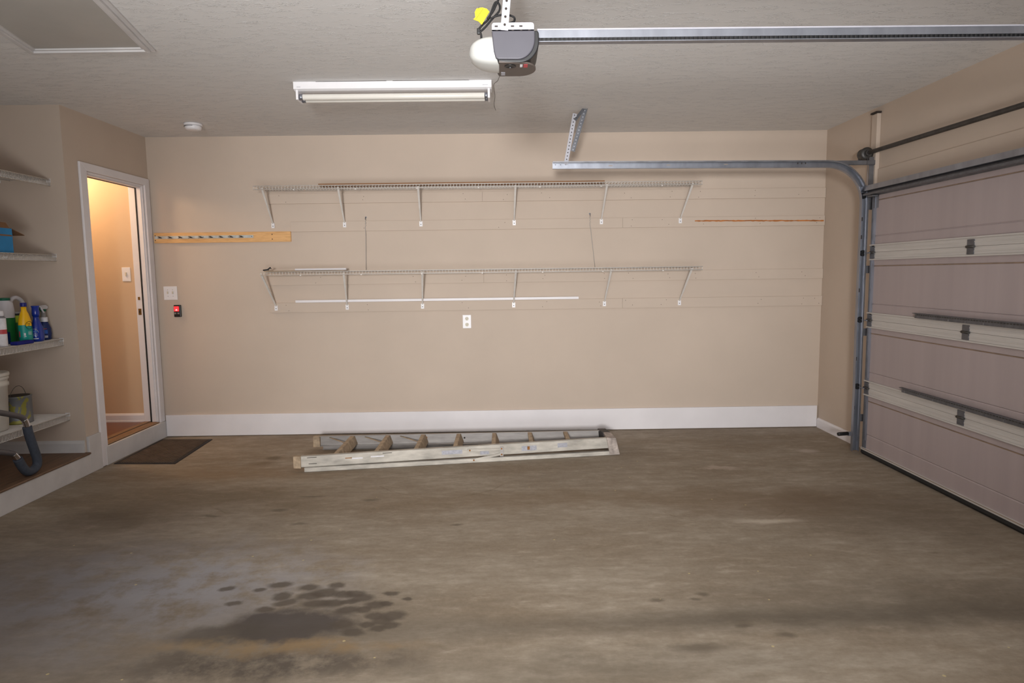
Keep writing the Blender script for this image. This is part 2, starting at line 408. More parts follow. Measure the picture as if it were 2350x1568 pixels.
# hall behind the house door
HY = -.085
struct('wall_hall', MB().box(-1.7, -.12, HY, HY+.1, FZ-.05, H), 'hall_wall')
struct('wall_hall_end', MB().box(-1.8, -1.7, YA+.1, HY+.1, FZ-.05, H), 'hall_wall')
struct('floor_hall', MB().box(-1.7, -.12, YA+.1, HY, 0, FZ), 'hall_floor')
struct('ceiling_hall', MB().box(-1.8, -1.3, YA, .12, H, H+.1), 'ceiling')
b = MB(); b.prism([(HY, FZ), (HY-.016, FZ), (HY-.016, FZ+.012), (HY-.012, FZ+.014), (HY-.012, FZ+.062), (HY-.005, FZ+.078), (HY, FZ+.08)], -1.7, -.13, 'x')
struct('baseboard_hall', b, 'white_trim')

# house door: frame only, the leaf stands open out of sight
d1 = bpy.data.objects.new('door_1', None); C.objects.link(d1); d1.location = (0, -.5, FZ); d1['kind'] = 'structure'
d1['label'] = 'open doorway to the house with white painted casing'
b = MB(); b.prism([(-.985, .004), (-.905, .004), (-.905, DT), (-.985, 2.372)], 0, .018, 'x').prism([(-.092, FZ-.01), (-.016, FZ-.01), (-.016, 2.372), (-.092, DT)], 0, .018, 'x')
b.prism([(-.985, 2.372), (-.905, DT), (-.092, DT), (-.016, 2.372)], 0, .018, 'x')
b.build('casing', 'white_trim', d1, bevel=.004)
b = MB(); b.box(-.125, .0, -.905, -.888, FZ, DT-.0).box(-.125, 0, -.109, -.092, FZ, DT).box(-.125, 0, -.888, -.109, DT-.017, DT)
b.build('jamb', 'white_trim', d1, bevel=.002)
b = MB(); b.box(-.05, -.012, -.119, -.109, FZ+.003, DT-.017).box(-.05, -.012, -.888, -.878, FZ+.003, DT-.017).box(-.05, -.012, -.878, -.119, DT-.027, DT-.017)
b.build('door_stop', 'white_trim', d1, bevel=.002)
b = MB(); b.box(-.062, -.0502, -.122, -.109, FZ+.004, DT-.02).box(-.062, -.0502, -.888, -.880, FZ+.004, DT-.02).box(-.062, -.0502, -.878, -.122, DT-.03, DT-.017)
b.build('weatherstrip', 'black_rubber', d1)
b = MB(); b.m('threshold').prism([(-.14, FZ-.03), (.003, FZ-.03), (.003, FZ-.006), (-.02, FZ+.002), (-.06, FZ+.002), (-.07, FZ+.008), (-.13, FZ+.006), (-.14, FZ)], -.888, -.109, 'y')
b.m('dark_hole').box(-.072, -.066, -.887, -.11, FZ+.002, FZ+.0085).box(.0032, .006, -.9, -.1, FZ-.014, FZ-.008)
b.build('threshold', None, d1)
b = MB().m('brass').box(-.108, -.082, -.1115, -.1085, 1.155, 1.212).m('dark_hole').box(-.102, -.09, -.1122, -.1100, 1.172, 1.196)
b.build('strike_plate', None, d1)
MB().m('brass').box(-.104, -.086, -.1115, -.1085, 1.29, 1.318).build('deadbolt_plate', None, d1)

# ------------------------------------------------------------------ ceiling things
h = thing('attic_hatch', 'large framed attic hatch panel in the ceiling, above the shelf alcove', 'hatch', (1.07, -2.9, H))
A, B_ = Vector((.589, -2.258)), Vector((1.293, -2.266)); dv = Vector((.28, -1.36))
P4 = [A, B_, B_+dv, A+dv]
cen = sum(P4, Vector((0, 0)))/4
def ring(mb, o, i, z0, z1):
    for k in range(4):
        q = [o[k], o[(k+1) % 4], i[(k+1) % 4], i[k]]
        mb.hexa([(*v, z0) for v in q]+[(*v, z1) for v in q])
def inset(P, t):
    out = []
    for k in range(4):
        e1 = (P[k-1]-P[k]).normalized(); e2 = (P[(k+1) % 4]-P[k]).normalized()
        out.append(P[k]+(e1+e2)*t)
    return out
i1, i2, i3 = inset(P4, .022), inset(P4, .045), inset(P4, .062)
b = MB(); ring(b, P4, i1, H-.012, H); ring(b, i1, i2, H-.024, H); ring(b, i2, i3, H-.014, H)
b.build('frame', 'dusty_trim', h, bevel=.002)
b = MB(); b.hexa([(*v, H-.006) for v in i3]+[(*v, H-.001) for v in i3]); b.build('hatch_panel', 'hatch_panel', h)

s = thing('smoke_detector', 'round white smoke detector on the ceiling near the door corner', 'smoke detector', (.665, -.50, H))
MB().lathe([(.072, H-.001), (.072, H-.014), (.068, H-.018)], (.665, -.5, 0), 32).build('mounting_plate', 'white_plastic', s)
b = MB().m('white_plastic').lathe([(.06, H-.018), (.064, H-.022), (.064, H-.036), (.058, H-.048), (.045, H-.053), (.012, H-.054)], (.665, -.5, 0), 32)
b.m('dark_hole')
for k in range(9):
    t = -2.6+k*.16
    b.box(.665+.0645*math.cos(t)-.006, .665+.0645*math.cos(t)+.006, -.5+.0645*math.sin(t)-.002, -.5+.0645*math.sin(t)+.002, H-.027, H-.024)
b.build('cover', None, s)

f = thing('fluorescent_light', 'white two-tube fluorescent strip light, unlit, on the ceiling', 'ceiling light', (2.5, -1.58, H))
b = MB().m('white_plastic').prism([(-1.645, H-.001), (-1.645, H-.046), (-1.622, H-.054), (-1.54, H-.054), (-1.515, H-.046), (-1.515, H-.001)], 1.853, 3.145, 'x')
b.m('dark_hole').box(2.0, 2.46, -1.6465, -1.645, H-.003, H-.001).box(2.5, 3.0, -1.6465, -1.645, H-.003, H-.001)
b.m('label_grey').box(3.085, 3.12, -1.6462, -1.645, H-.034, H-.031).box(1.875, 1.90, -1.6462, -1.645, H-.036, H-.033)
b.build('housing', None, f, bevel=.002)
for x in (1.872, 3.126):
    MB().box(x-.008, x+.008, -1.638, -1.52, H-.112, H-.05).build('lamp_holder', 'white_plastic', f, bevel=.004)
for y in (-1.612, -1.545):
    t = MB().m('tube_lamp').lathe([(.0175, 1.894), (.019, 1.898), (.019, 3.104), (.0175, 3.108)], (0, y, H-.091), 20, 'x').build('lamp_tube', None, f)
    for xa, xb in ((1.880, 1.905), (3.097, 3.118)): MB().m('galv').lathe([(.0194, xa), (.0194, xb)], (0, y, H-.091), 16, 'x').build('end_cap', None, t)

# ------------------------------------------------------------------ garage door opener
OC = -3.36
g = thing('garage_door_opener', 'grey and white garage door opener with its rail hanging from the ceiling', 'garage door opener', (3.25, OC, H))
def arc(cx, cz, r, a0, a1, n=10, rz=None):
    rz = rz or r
    return [(cx+r*math.cos(a0+(a1-a0)*k/n), cz+rz*math.sin(a0+(a1-a0)*k/n)) for k in range(n+1)]
Y0, Y1 = -3.46, -3.27
side = [(3.176, 2.404)]+[(3.183, 2.33)]+[(3.19, 2.305), (3.20, 2.300)]+arc(3.275, 2.372, .066, -PI/2, 0, 10, .073)+[(3.341, 2.404)]
MB().prism(side, Y0-.008, Y0+.01, 'y').build('side_panel', 'opener_grey', g, bevel=.004)
body = [(3.178, 2.406), (3.184, 2.33), (3.20, 2.293)]+arc(3.285, 2.366, .072, -PI/2, 0, 10, .075)+[(3.357, 2.40), (3.352, 2.407)]
MB().prism(body, Y0+.004, Y1, 'y').build('housing', 'black_plastic', g, bevel=.004)
under = [(3.203, -3.456)]+[(3.282+.066*math.cos(t), -3.365+.085*math.sin(t)) for t in [-PI/2+PI*k/14 for k in range(15)]]+[(3.203, -3.28)]
b = MB().m('opener_under').prism(under, 2.2895, 2.296, 'z')
b.m('black_plastic').lathe([(.021, 2.290), (.023, 2.287), (.019, 2.2865), (.012, 2.289)], (3.246, -3.415, 0), 20)
b.m('galv').lathe([(.004, 2.2885), (.004, 2.2862)], (3.246, -3.40, 0), 10)
b.m('label_grey').box(3.21, 3.226, -3.335, -3.295, 2.2888, 2.2896).m('red_label').box(3.298, 3.314, -3.435, -3.395, 2.2888, 2.2896).m('paper_white').box(3.284, 3.294, -3.43, -3.40, 2.2888, 2.2896)
b.build('underside', None, g)
# rounded lens over the lamp side
bm = MB(); N = 14
rows = []
for k in range(N+1):
    t = k/N; x = 3.206-.122*t
    e = math.sqrt(max(0, 1-t**2.6)); rows.append((x, e))
bm2 = bm.bm; rings = []
for x, e in rows:
    R = []
    for j in range(20):
        a = 2*PI*j/20; ca, sa = math.cos(a), math.sin(a)
        sq = lambda v: math.copysign(abs(v)**.5, v)
        zc = 2.345+.004*(3.206-x)/.122; R.append(bm2.verts.new((x, -3.368+(.080*e+.004)*sq(ca), zc+(.051*e+.004)*sq(sa))))
    rings.append(R)
for i in range(N):
    for j in range(20): bm._f([rings[i][j], rings[i][(j+1) % 20], rings[i+1][(j+1) % 20], rings[i+1][j]], True)
bm._f(rings[0]); bm._f(rings[-1])
bm.build('light_lens', 'opener_white', g)
pl = [(3.177, 2.404)]+arc(3.187, 2.424, .010, PI, PI/2, 4)+arc(3.328, 2.424, .010, PI/2, 0, 4)+[(3.338, 2.404)]
b = MB().m('bracket_white').prism(pl, Y0-.004, Y0, 'y').box(3.177, 3.338, Y0-.004, Y1, 2.403, 2.408)
b.m('dark_hole')
for x in (3.194, 3.256, 3.288): b.box(x-.006, x+.006, Y0-.0052, Y0-.003, 2.418, 2.423)
for x in (3.196, 3.226, 3.257, 3.289, 3.320): b.box(x-.004, x+.004, Y0-.0052, Y0-.003, 2.405, 2.4075)
b.build('mounting_bracket', None, g)
b = MB().m('bracket_white').beam((3.2245, Y0-.006, 2.405), (3.258, Y0-.006, H), .029, .003, (0, 1, 0)).beam((3.2385, Y0+.004, 2.42), (3.272, Y0+.004, H), .003, .02, (0, 1, 0))
b.m('dark_hole')
for k in range(11):
    z = 2.425+k*.029; x = 3.2245+.0335*(z-2.405)/(H-2.405)
    b.lathe([(.0046, Y0-.0095), (.0046, Y0-.007)], (x, 0, z), 10, 'y')
b.build('hanging_strap', None, g)
b = MB().m('galv').box(3.355, 6.10, OC-.014, OC+.014, 2.408, 2.441).m('bracket_white').box(3.355, 6.10, OC-.017, OC+.017, 2.436, 2.4415)
b.m('galv').box(3.355, 6.10, OC-.017, OC+.017, 2.392, 2.395)
b.m('black_plastic').box(3.355, 6.10, OC-.010, OC+.010, 2.395, 2.408)
rail = b.build('rail', None, g)
b = MB().m('black_rubber')
for k in range(150): b.box(3.37+k*.0178, 3.377+k*.0178, OC-.016, OC-.009, 2.396, 2.407)
b.build('drive_belt', None, rail)
b = MB().m('galv_dull').box(6.09, W-.001, OC-.04, OC+.04, 2.38, 2.45); b.build('wall_bracket', None, g)
def smooth_path(p, n=6):
    p = [Vector(q) for q in p]; out = []
    for i in range(len(p)-1):
        a, b_, c, d = p[max(i-1, 0)], p[i], p[i+1], p[min(i+2, len(p)-1)]
        for k in range(n):
            t = k/n
            out.append(.5*((2*b_)+(c-a)*t+(2*a-5*b_+4*c-d)*t*t+(3*b_-a-3*c+d)*t**3))
    out.append(p[-1]); return out
b = MB()
for path in ([(3.134, -3.36, 2.36), (3.134, -3.40, 2.412), (3.124, -3.40, 2.428), (3.140, -3.40, 2.45), (3.165, -3.395, 2.475), (3.19, -3.39, 2.535), (3.207, -3.385, 2.53), (3.206, -3.39, 2.505), (3.18, -3.395, 2.475), (3.15, -3.40, 2.44), (3.128, -3.405, 2.42)],
             [(3.16, -3.405, 2.47), (3.182, -3.40, 2.50), (3.196, -3.395, 2.53), (3.206, -3.39, 2.56), (3.205, -3.38, 2.64), (3.20, -3.37, H)],
             [(3.17, -3.398, 2.473), (3.195, -3.40, 2.482), (3.23, -3.40, 2.487), (3.262, -3.40, 2.478), (3.264, -3.39, 2.466), (3.245, -3.39, 2.458)]):
    b.tube(smooth_path(path), .0042, 8)
cord = b.build('power_cord', 'black_rubber', g)
b = MB().box(3.118, 3.132, -3.408, -3.392, 2.414, 2.436); b.build('plug', 'black_plastic', cord, bevel=.003)
tagp = [(3.106, 2.461), (3.114, 2.468), (3.112, 2.487), (3.119, 2.500), (3.140, 2.504), (3.158, 2.499), (3.168, 2.488), (3.138, 2.441), (3.126, 2.453)]
b = MB().m('yellow_tag').prism(tagp, -3.428, -3.424, 'y').m('dark_hole').beam((3.114, -3.4285, 2.4585), (3.145, -3.4285, 2.5), .0012, .0012).beam((3.126, -3.4285, 2.494), (3.128, -3.4285, 2.503), .0012, .0012)
b.build('warning_tag', None, cord)
b = MB().tube(smooth_path([(3.206, -3.36, 2.275), (3.196, -3.36, 2.25), (3.18, -3.36, 2.234), (3.184, -3.36, 2.191), (3.18, -3.36, 2.158), (3.186, -3.36, 2.135)]), .0012, 6)
b.build('antenna_wire', 'dark_hole', g)

# ------------------------------------------------------------------ wall shelves on the back wall
def wire_deck(x0, x1, zt, yf, drop, pitch=.0268):
    b = MB()
    for y, z, r in ((yf, zt, .0036), (yf, zt-drop, .0036), (-.17, zt-.003, .003), (-.006, zt-.003, .003)):
        b.tube([(x0, y, z), (x1, y, z)], r, 6)
    n = int((x1-x0)/pitch)
    for k in range(n+1):
        x = x0+.004+k*(x1-x0-.008)/n
        b.tube([(x, -.006, zt+.001), (x, yf+.001, zt+.001), (x, yf+.001, zt-drop)], .0021, 5)
    for k in range(7):
        x = x0+.35+k*(x1-x0-.7)/6
        b.box(x-.006, x+.006, yf-.004, yf+.003, zt-drop-.008, zt-drop)
    return b
def wall_shelf(label, x0, x1, zt, drop, tops, feet, zf):
    s = thing('wire_shelf', label, 'shelf', ((x0+x1)/2, 0, zt), 'wire shelves on the long wall')
    wire_deck(x0, x1, zt, -.305, drop).build('wire_deck', 'wire', s)
    for xt, xf in zip(tops, feet):
        b = MB(); zt2 = zt-drop
        b.beam((xt, -.302, zt2+.012), (xf, -.024, zf+.02), .018, .006, (0, 1, 1), w1=.012)
        b.beam((xt-.006, -.300, zt2+.014), (xf-.004, -.022, zf+.02), .003, .012, (0, 1, 1)).beam((xt+.006, -.300, zt2+.014), (xf+.004, -.022, zf+.02), .003, .012, (0, 1, 1))
        br = b.build('support_brace', 'wire', s)
        q = MB().m('white_plastic').box(xf-.014, xf+.014, -.0245, -.0195, zf-.022, zf+.024).m('dark_hole').lathe([(.004, -.0262), (.004, -.0244)], (xf, 0, zf-.004), 10, 'y')
        q.build('foot_plate', None, br)
    return s
wall_shelf('upper white wire shelf on the long beige wall', 1.055, 4.94, 2.262, .030, (1.13, 1.785, 2.475, 3.318, 4.112, 4.858), (1.114, 1.763, 2.457, 3.307, 4.104, 4.827), 1.945)
wall_shelf('lower white wire shelf on the long beige wall', 1.08, 4.955, 1.525, .028, (1.085, 1.805, 2.492, 3.313, 4.151, 4.861), (1.105, 1.758, 2.452, 3.293, 4.133, 4.829), 1.195)

def ledger(label, x0, x1, z0, z1, dots):
    b = MB().m('wall').box(x0+.0006, x1-.0006, -.019, -.0003, z0, z1).m('nail')
    for x, z in dots:
        if x0 < x < x1: b.lathe([(.0034, -.0197), (.0034, -.018)], (x, 0, z), 8, 'y')
    o = b.build('ledger_board', None, None, bevel=.0012)
    return tag(o, label, 'board', 'painted boards fixed along the long wall')
def dots(z0, z1, n, sd):
    r = random.Random(sd); out = []
    for x in (1.2, 1.5, 1.95, 2.4, 2.85, 3.2, 3.6, 4.1, 4.35, 4.7, 5.0, 5.55, 5.95, 6.12):
        if r.random() < n:
            out += [(x+r.uniform(-.05, .05), z0+.022+r.uniform(-.008, .008)), (x+r.uniform(-.05, .05), z1-.024+r.uniform(-.008, .008))]
    return out
rows = [('top', 2.140, 2.229, 3.02, 1.066), ('second', 1.889, 1.978, 4.30, 1.075), ('third', 1.405, 1.494, 3.02, 1.052), ('bottom', 1.153, 1.242, 4.30, 1.047)]
words_ = {'top': 'topmost painted board behind the upper shelf', 'second': 'painted board under the upper shelf at its brace feet',
          'third': 'painted board just behind the lower shelf', 'bottom': 'lowest painted board at the lower brace feet'}
for i, (nm, z0, z1, xj, xl) in enumerate(rows):
    dd = dots(z0, z1, .62, 40+i)
    L = ledger(words_[nm]+', piece left of its joint', xl if nm != 'second' else 1.272, xj, z0, z1, dd)
    if nm == 'second':
        pass
    R = ledger(words_[nm]+', piece right of its joint', xj, W-.002, z0, z1, dd)
    if nm == 'second':
        b = MB(); pr = random.Random(3); n = 60; up, dn = [], []
        for k in range(n+1):
            x = 4.962+k*(6.148-4.962)/n
            up.append((x, 1.943+.006+pr.uniform(-.0025, .0025)-.012*k/n)); dn.append((x, 1.943-.006+pr.uniform(-.0025, .0025)-.012*k/n))
        b.prism(up+dn[::-1], -.0206, -.0188, 'y')
        o = b.build('bare_strip', 'orange_bare', R); o['label'] = 'unpainted orange-brown strip'

o = MB().box(1.287, 3.894, -.034, -.0205, 1.243, 1.266).build('white_trim_strip', 'white_trim', None, bevel=.002)
tag(o, 'long thin white trim strip standing on the lowest painted board', 'trim strip')
o = MB().box(1.60, 4.10, -.245, -.09, 2.2668, 2.2855).build('wooden_plank', 'old_wood', None, bevel=.002)
tag(o, 'long brown wooden plank lying on the upper wire shelf', 'plank')
b = MB().box(1.10, 1.80, -.27, -.12, 1.5298, 1.5345); o = b.build('thin_board', 'olive_wood', None, bevel=.001)
tag(o, 'thin olive brown board lying flat at one end of the lower wire shelf', 'board')
o = MB().box(1.345, 1.80, -.19, -.15, 1.5350, 1.553).build('white_trim_offcut', 'white_trim', None, bevel=.003)
tag(o, 'short white trim offcut lying on the lower wire shelf', 'trim strip')
c = thing('spring_clamp', 'small black clamp lying on the end of the lower wire shelf', 'clamp', (1.12, -.25, 1.534))
MB().beam((1.088, -.255, 1.5415), (1.138, -.255, 1.546), .014, .012).build('body', 'black_plastic', c, bevel=.003)
MB().beam((1.128, -.255, 1.546), (1.155, -.255, 1.566), .012, .010).beam((1.150, -.255, 1.560), (1.162, -.255, 1.553), .010, .006).build('jaw', 'black_plastic', c, bevel=.002)

for (x0, x1, z0, z1, lab) in ((1.955, 1.945, 2.0, 1.535, 'thin cord hanging from a hook, between second and third braces from the door'),
                              (4.0, 4.044, 2.008, 1.535, 'thin cord hanging askew from a hook near the ceiling track')):
    t = thing('hanging_cord', lab, 'cord', (x0, -.03, z0), 'hooked cords between the wall shelves')
    b = MB().lathe([(.008, -.0005), (.008, -.003)], (x0, 0, z0+.012), 12, 'y').tube(smooth_path([(x0, -.003, z0+.012), (x0, -.026, z0+.012), (x0, -.034, z0), (x0, -.026, z0-.008), (x0, -.018, z0)]), .003, 6)
    b.build('hook', 'galv_dull', t)
    b = MB(); pts = []
    for k in range(9): pts.append((x0+.004*math.sin(k*2.1), -.030, z0-.008-k*.008))
    pts += [(x0+(x1-x0)*q, -.028, z0-.08+(z1-z0+.08)*q) for q in (.2, .5, .8, 1)]
    b.tube(pts, .0022, 6); b.build('cord', 'clear_grey', t)

# tool rack
t = thing('tool_hanger', 'bare pine board with metal tool hanger strip, beside the doorway', 'tool rack', (.64, 0, 1.85))
b = MB().m('pine').box(.028, 1.268, -.019, -.0003, 1.801, 1.893).m('dark_hole')
for x in (.04, 1.10): b.lathe([(.005, -.0198), (.005, -.018)], (x, 0, 1.825), 10, 'y').lathe([(.005, -.0198), (.005, -.018)], (x, 0, 1.868), 10, 'y')
b.build('backing_board', None, t, bevel=.001)
b = MB().m('zinc').box(.036, .93, -.0225, -.0192, 1.839, 1.864).m('dark_hole')
for x in (.26, .475, .705, .915): b.lathe([(.004, -.0235), (.004, -.022)], (x, 0, 1.851), 8, 'y')
strip = b.build('hanger_strip', None, t, bevel=.001)
for k in range(9):
    x = .085+k*.092
    b = MB().tube([(x-.018, -.024, 1.858), (x, -.030, 1.853), (x+.022, -.036, 1.845)], [.003, .006, .003], 6).tube([(x-.02, -.024, 1.845), (x+.022, -.036, 1.845)], .002, 6)
    b.build('hook', 'dark_steel', strip)

# plates on the wall
def plate(mb, x0, x1, z0, z1, y=0, d=.006): return mb.m('white_plastic').box(x0, x1, y-d, y, z0, z1)
t = thing('light_switch', 'white double light switch plate on the garage wall, next to the doorway', 'light switch', (.135, 0, 1.346))
plate(MB(), .076, .198, 1.284, 1.408).build('cover_plate', None, t, bevel=.002)
for x in (.114, .160):
    MB().m('ivory_plastic').box(x-.005, x+.005, -.014, -.006, 1.338, 1.362).build('toggle', None, t, bevel=.001)
    for z in (1.376, 1.318): MB().m('grey_button').lathe([(.0028, -.007), (.0028, -.0059)], (x, 0, z), 8, 'y').build('screw', None, t)
t = thing('wall_control', 'small black wall control with a glowing red button', 'opener control', (.195, 0, 1.18))
MB().box(.164, .228, -.022, 0, 1.126, 1.237).build('case', 'black_plastic', t, bevel=.006)
b = MB().m('red_light').box(.169, .214, -.0235, -.021, 1.178, 1.224).m('pink_light').prism([(.182, 1.186), (.200, 1.186), (.200, 1.192), (.191, 1.200), (.182, 1.192)], -.0242, -.023, 'y')
b.build('lit_button', None, t)
for x in (.178, .207): MB().m('grey_button').box(x-.009, x+.009, -.0238, -.021, 1.152, 1.168).build('small_button', None, t, bevel=.002)
t = thing('power_outlet', 'white double power outlet below the lower wire shelf', 'outlet', (2.857, 0, 1.046))
plate(MB(), 2.818, 2.896, .984, 1.108).build('cover_plate', None, t, bevel=.002)
for z in (1.018, 1.073):
    b = MB().m('ivory_plastic').lathe([(.0175, -.0085), (.0175, -.0055)], (2.857, 0, z), 20, 'y').m('dark_hole').box(2.849, 2.852, -.0092, -.008, z, z+.010).box(2.862, 2.865, -.0092, -.008, z, z+.010).lathe([(.003, -.0092), (.003, -.008)], (2.857, 0, z-.008), 8, 'y')
    b.build('socket', None, t)
t = thing('hall_light_switch', 'white light switch on the warm lit hall wall seen through the doorway', 'light switch', (-.205, HY, 1.52))
plate(MB(), -.243, -.168, 1.46, 1.585, HY).build('cover_plate', None, t, bevel=.002)
MB().m('ivory_plastic').box(-.211, -.199, HY-.015, HY-.006, 1.507, 1.540).build('toggle', None, t, bevel=.001)

# ------------------------------------------------------------------ doormat
t = thing('doormat', 'dark brown ribbed doormat with black edge below the house door', 'doormat', (.29, -.52, 0))
q = [(.046, -.905), (.555, -.932), (.508, -.149), (.03, -.122)]
def quad_in(q, t):
    c = [sum(p[i] for p in q)/4 for i in (0, 1)]
    return [(p[0]+(c[0]-p[0])*t[0], p[1]+(c[1]-p[1])*t[1]) for p in q]
b = MB(); qi = quad_in(q, (.12, .07))
b.hexa([(*p, .0005) for p in q]+[(*p, .006) for p in quad_in(q, (.02, .012))]); b.build('rubber_border', 'mat_edge', t)
b = MB(); b.hexa([(*p, .006) for p in qi]+[(*p, .0105) for p in quad_in(q, (.13, .075))]); b.build('pile', 'mat_pad', t)

# ------------------------------------------------------------------ stepladder lying on the floor
lad = thing('step_ladder', 'folded paint-spattered aluminium stepladder lying on the concrete along the wall', 'ladder', (2.85, -.8, 0))
LX0, LX1 = 1.60, 4.05
def lu(x): return (x-LX0)/(LX1-LX0)
def near_y(x): return -1.205+.345*lu(x)
def far_y(x): return -.555-.035*lu(x)
def zb(x): return .036+.022*lu(x)
RH = .086
def channel(b, xa, xb, yf, z0, h, inward, fl=.028, t=.003):
    """C channel: web on the outer face, flanges turned inward"""
    for (x1, x2) in ((xa, xb),):
        y1, y2 = yf(x1), yf(x2); a1, a2 = z0(x1), z0(x2)
        def sl(o0, o1, c0, c1):
            b.hexa([(x1, y1+o0, a1+c0), (x2, y2+o0, a2+c0), (x2, y2+o1, a2+c0), (x1, y1+o1, a1+c0),
                    (x1, y1+o0, a1+c1), (x2, y2+o0, a2+c1), (x2, y2+o1, a2+c1), (x1, y1+o1, a1+c1)])
        sl(0, inward*t, 0, h); sl(0, inward*fl, h-t, h); sl(0, inward*fl, 0, t)
    return b
zero = lambda x: .001
near = channel(MB().m('ladder_paint'), LX0, LX1, near_y, zb, RH, 1)
near.m('label_grey')
def on_near(b, xa, xb, c0, c1, off=.0012):
    b.hexa([(xa, near_y(xa)-off, zb(xa)+c0), (xb, near_y(xb)-off, zb(xb)+c0), (xb, near_y(xb)+.001, zb(xb)+c0), (xa, near_y(xa)+.001, zb(xa)+c0),
            (xa, near_y(xa)-off, zb(xa)+c1), (xb, near_y(xb)-off, zb(xb)+c1), (xb, near_y(xb)+.001, zb(xb)+c1), (xa, near_y(xa)+.001, zb(xa)+c1)])
on_near(near, 2.70, 2.86, .03, .062); on_near(near, 3.33, 3.45, .02, .06); on_near(near, 3.62, 3.70, .03, .066); on_near(near, 3.0, 3.07, .012, .04)
near.m('paper_white'); on_near(near, 2.16, 2.26, .045, .055); on_near(near, 2.02, 2.10, .04, .05)
near.m('rust'); on_near(near, 3.375, 3.395, .028, .056, .0024); on_near(near, 1.97, 2.02, .048, .054)
near.m('dark_hole')
for (xa, xb, c) in ((1.69, 1.76, .07), (1.70, 1.76, .022), (2.25, 2.32, .07)): on_near(near, xa, xb, c, c+.004)
nr = near.build('front_rail', None, lad)
fr = channel(MB().m('ladder'), LX0-.03, LX1, far_y, lambda x: zb(x), RH, -1)
fr.m('rust').lathe([(.012, -.5), (.012, -.497)], (2.52, -.075, .095), 10, 'y').m('dark_hole').lathe([(.008, -.5), (.008, -.497)], (2.85, -.08, .09), 8, 'y')
fr.build('front_rail', None, lad)
channel(MB().m('ladder_paint'), LX0+.07, LX1+.04, lambda x: near_y(x)-.012, zero, .036, 1, .022).build('rear_rail', None, lad)
channel(MB().m('ladder'), LX0+.03, LX1+.04, lambda x: far_y(x)+.012, zero, .036, -1, .022).build('rear_rail', None, lad)
for k in range(7):
    x = 1.895+k*.303
    yn, yf_ = near_y(x+.05)+.003, far_y(x+.05)-.003; z0 = zb(x)
    b = MB(); w = .026; lean = .035
    # tread standing on edge because the ladder lies down, with a front lip
    b.hexa([(x+lean, yn, z0+.012), (x+lean+.004, yn, z0+.012), (x+lean+.004, yf_, z0+.012), (x+lean, yf_, z0+.012),
            (x+.010, yn, z0+RH-.002), (x+.014, yn, z0+RH-.002), (x+.014, yf_, z0+RH-.002), (x+.010, yf_, z0+RH-.002)])
    b.box(x-.018, x+.014, yn, yf_, z0+RH-.006, z0+RH-.001).box(x-.018, x-.014, yn, yf_, z0+RH-.026, z0+RH-.006)
    b.box(x+lean-.03, x+lean, yn, yf_, z0+.010, z0+.014)
    b.build('step', 'ladder_step', lad, bevel=.0015)
for k in range(3):
    x = 1.895+k*.303
    z = zb(x)+RH-.018
    b = MB().beam((x-.005, near_y(x)+.16, z-.02), (x-.20, near_y(x-.2)+.006, z), .012, .004); b.build('brace', 'ladder_paint', lad)
    b = MB().beam((x-.005, far_y(x)-.16, z-.02), (x-.20, far_y(x-.2)-.006, z), .012, .004); b.build('brace', 'ladder_step', lad)
for (xa, xb, e) in ((1.72, 1.83, .1), (2.5, 2.5, 0), (3.1, 3.1, 0)):
    MB().beam((xa, near_y(xa), .02), (xb, far_y(xb)-e, .02), .004, .02).build('rear_crossbar', 'ladder', lad)
# spreader on the near side
b = MB().m('ladder_paint')
def np_(x, z, o=.016): return (x, near_y(x)-o, z)
b.beam(np_(2.90, .105), np_(3.17, .098), .004, .018, (0, 0, 1)).beam(np_(2.93, .022), np_(3.17, .062), .004, .018, (0, 0, 1)).m('ladder').beam(np_(3.17, .118), np_(3.17, .042), .005, .026, (1, 0, 0))
b.m('rust')
for x, z in ((2.92, .104), (2.95, .024), (3.17, .105), (3.17, .058)): b.lathe([(.007, near_y(x)-.021), (.007, near_y(x)-.017)], (x, 0, z), 8, 'y')
b.build('spreader', None, lad)
# feet and top cap
for x, y in ((LX0, near_y(LX0)), (LX0-.03, far_y(LX0)-.028)):
    MB().m('ladder_step').box(x-.012, x+.045, y-.004, y+.032, zb(x)-.006, zb(x)+RH+.002).build('foot', None, lad, bevel=.004)
b = MB().m('lcap_dirty').hexa([(4.05, near_y(4.05)-.02, .002), (4.135, near_y(4.135)-.02, .002), (4.135, -.70, .03), (4.05, -.70, .03),
                           (4.02, near_y(4.02)-.02, .150), (4.10, near_y(4.1)-.02, .142), (4.085, -.70, .15), (4.02, -.70, .152)])
b.m('lcap_dark').hexa([(4.03, -.70, .03), (4.10, -.70, .03), (4.06, far_y(4)+.02, .03), (4.0, far_y(4)+.02, .03),
                       (4.015, -.70, .152), (4.085, -.70, .15), (4.06, far_y(4)+.02, .152), (3.99, far_y(4)+.02, .152)])
b.build('top_cap', None, lad, bevel=.006)

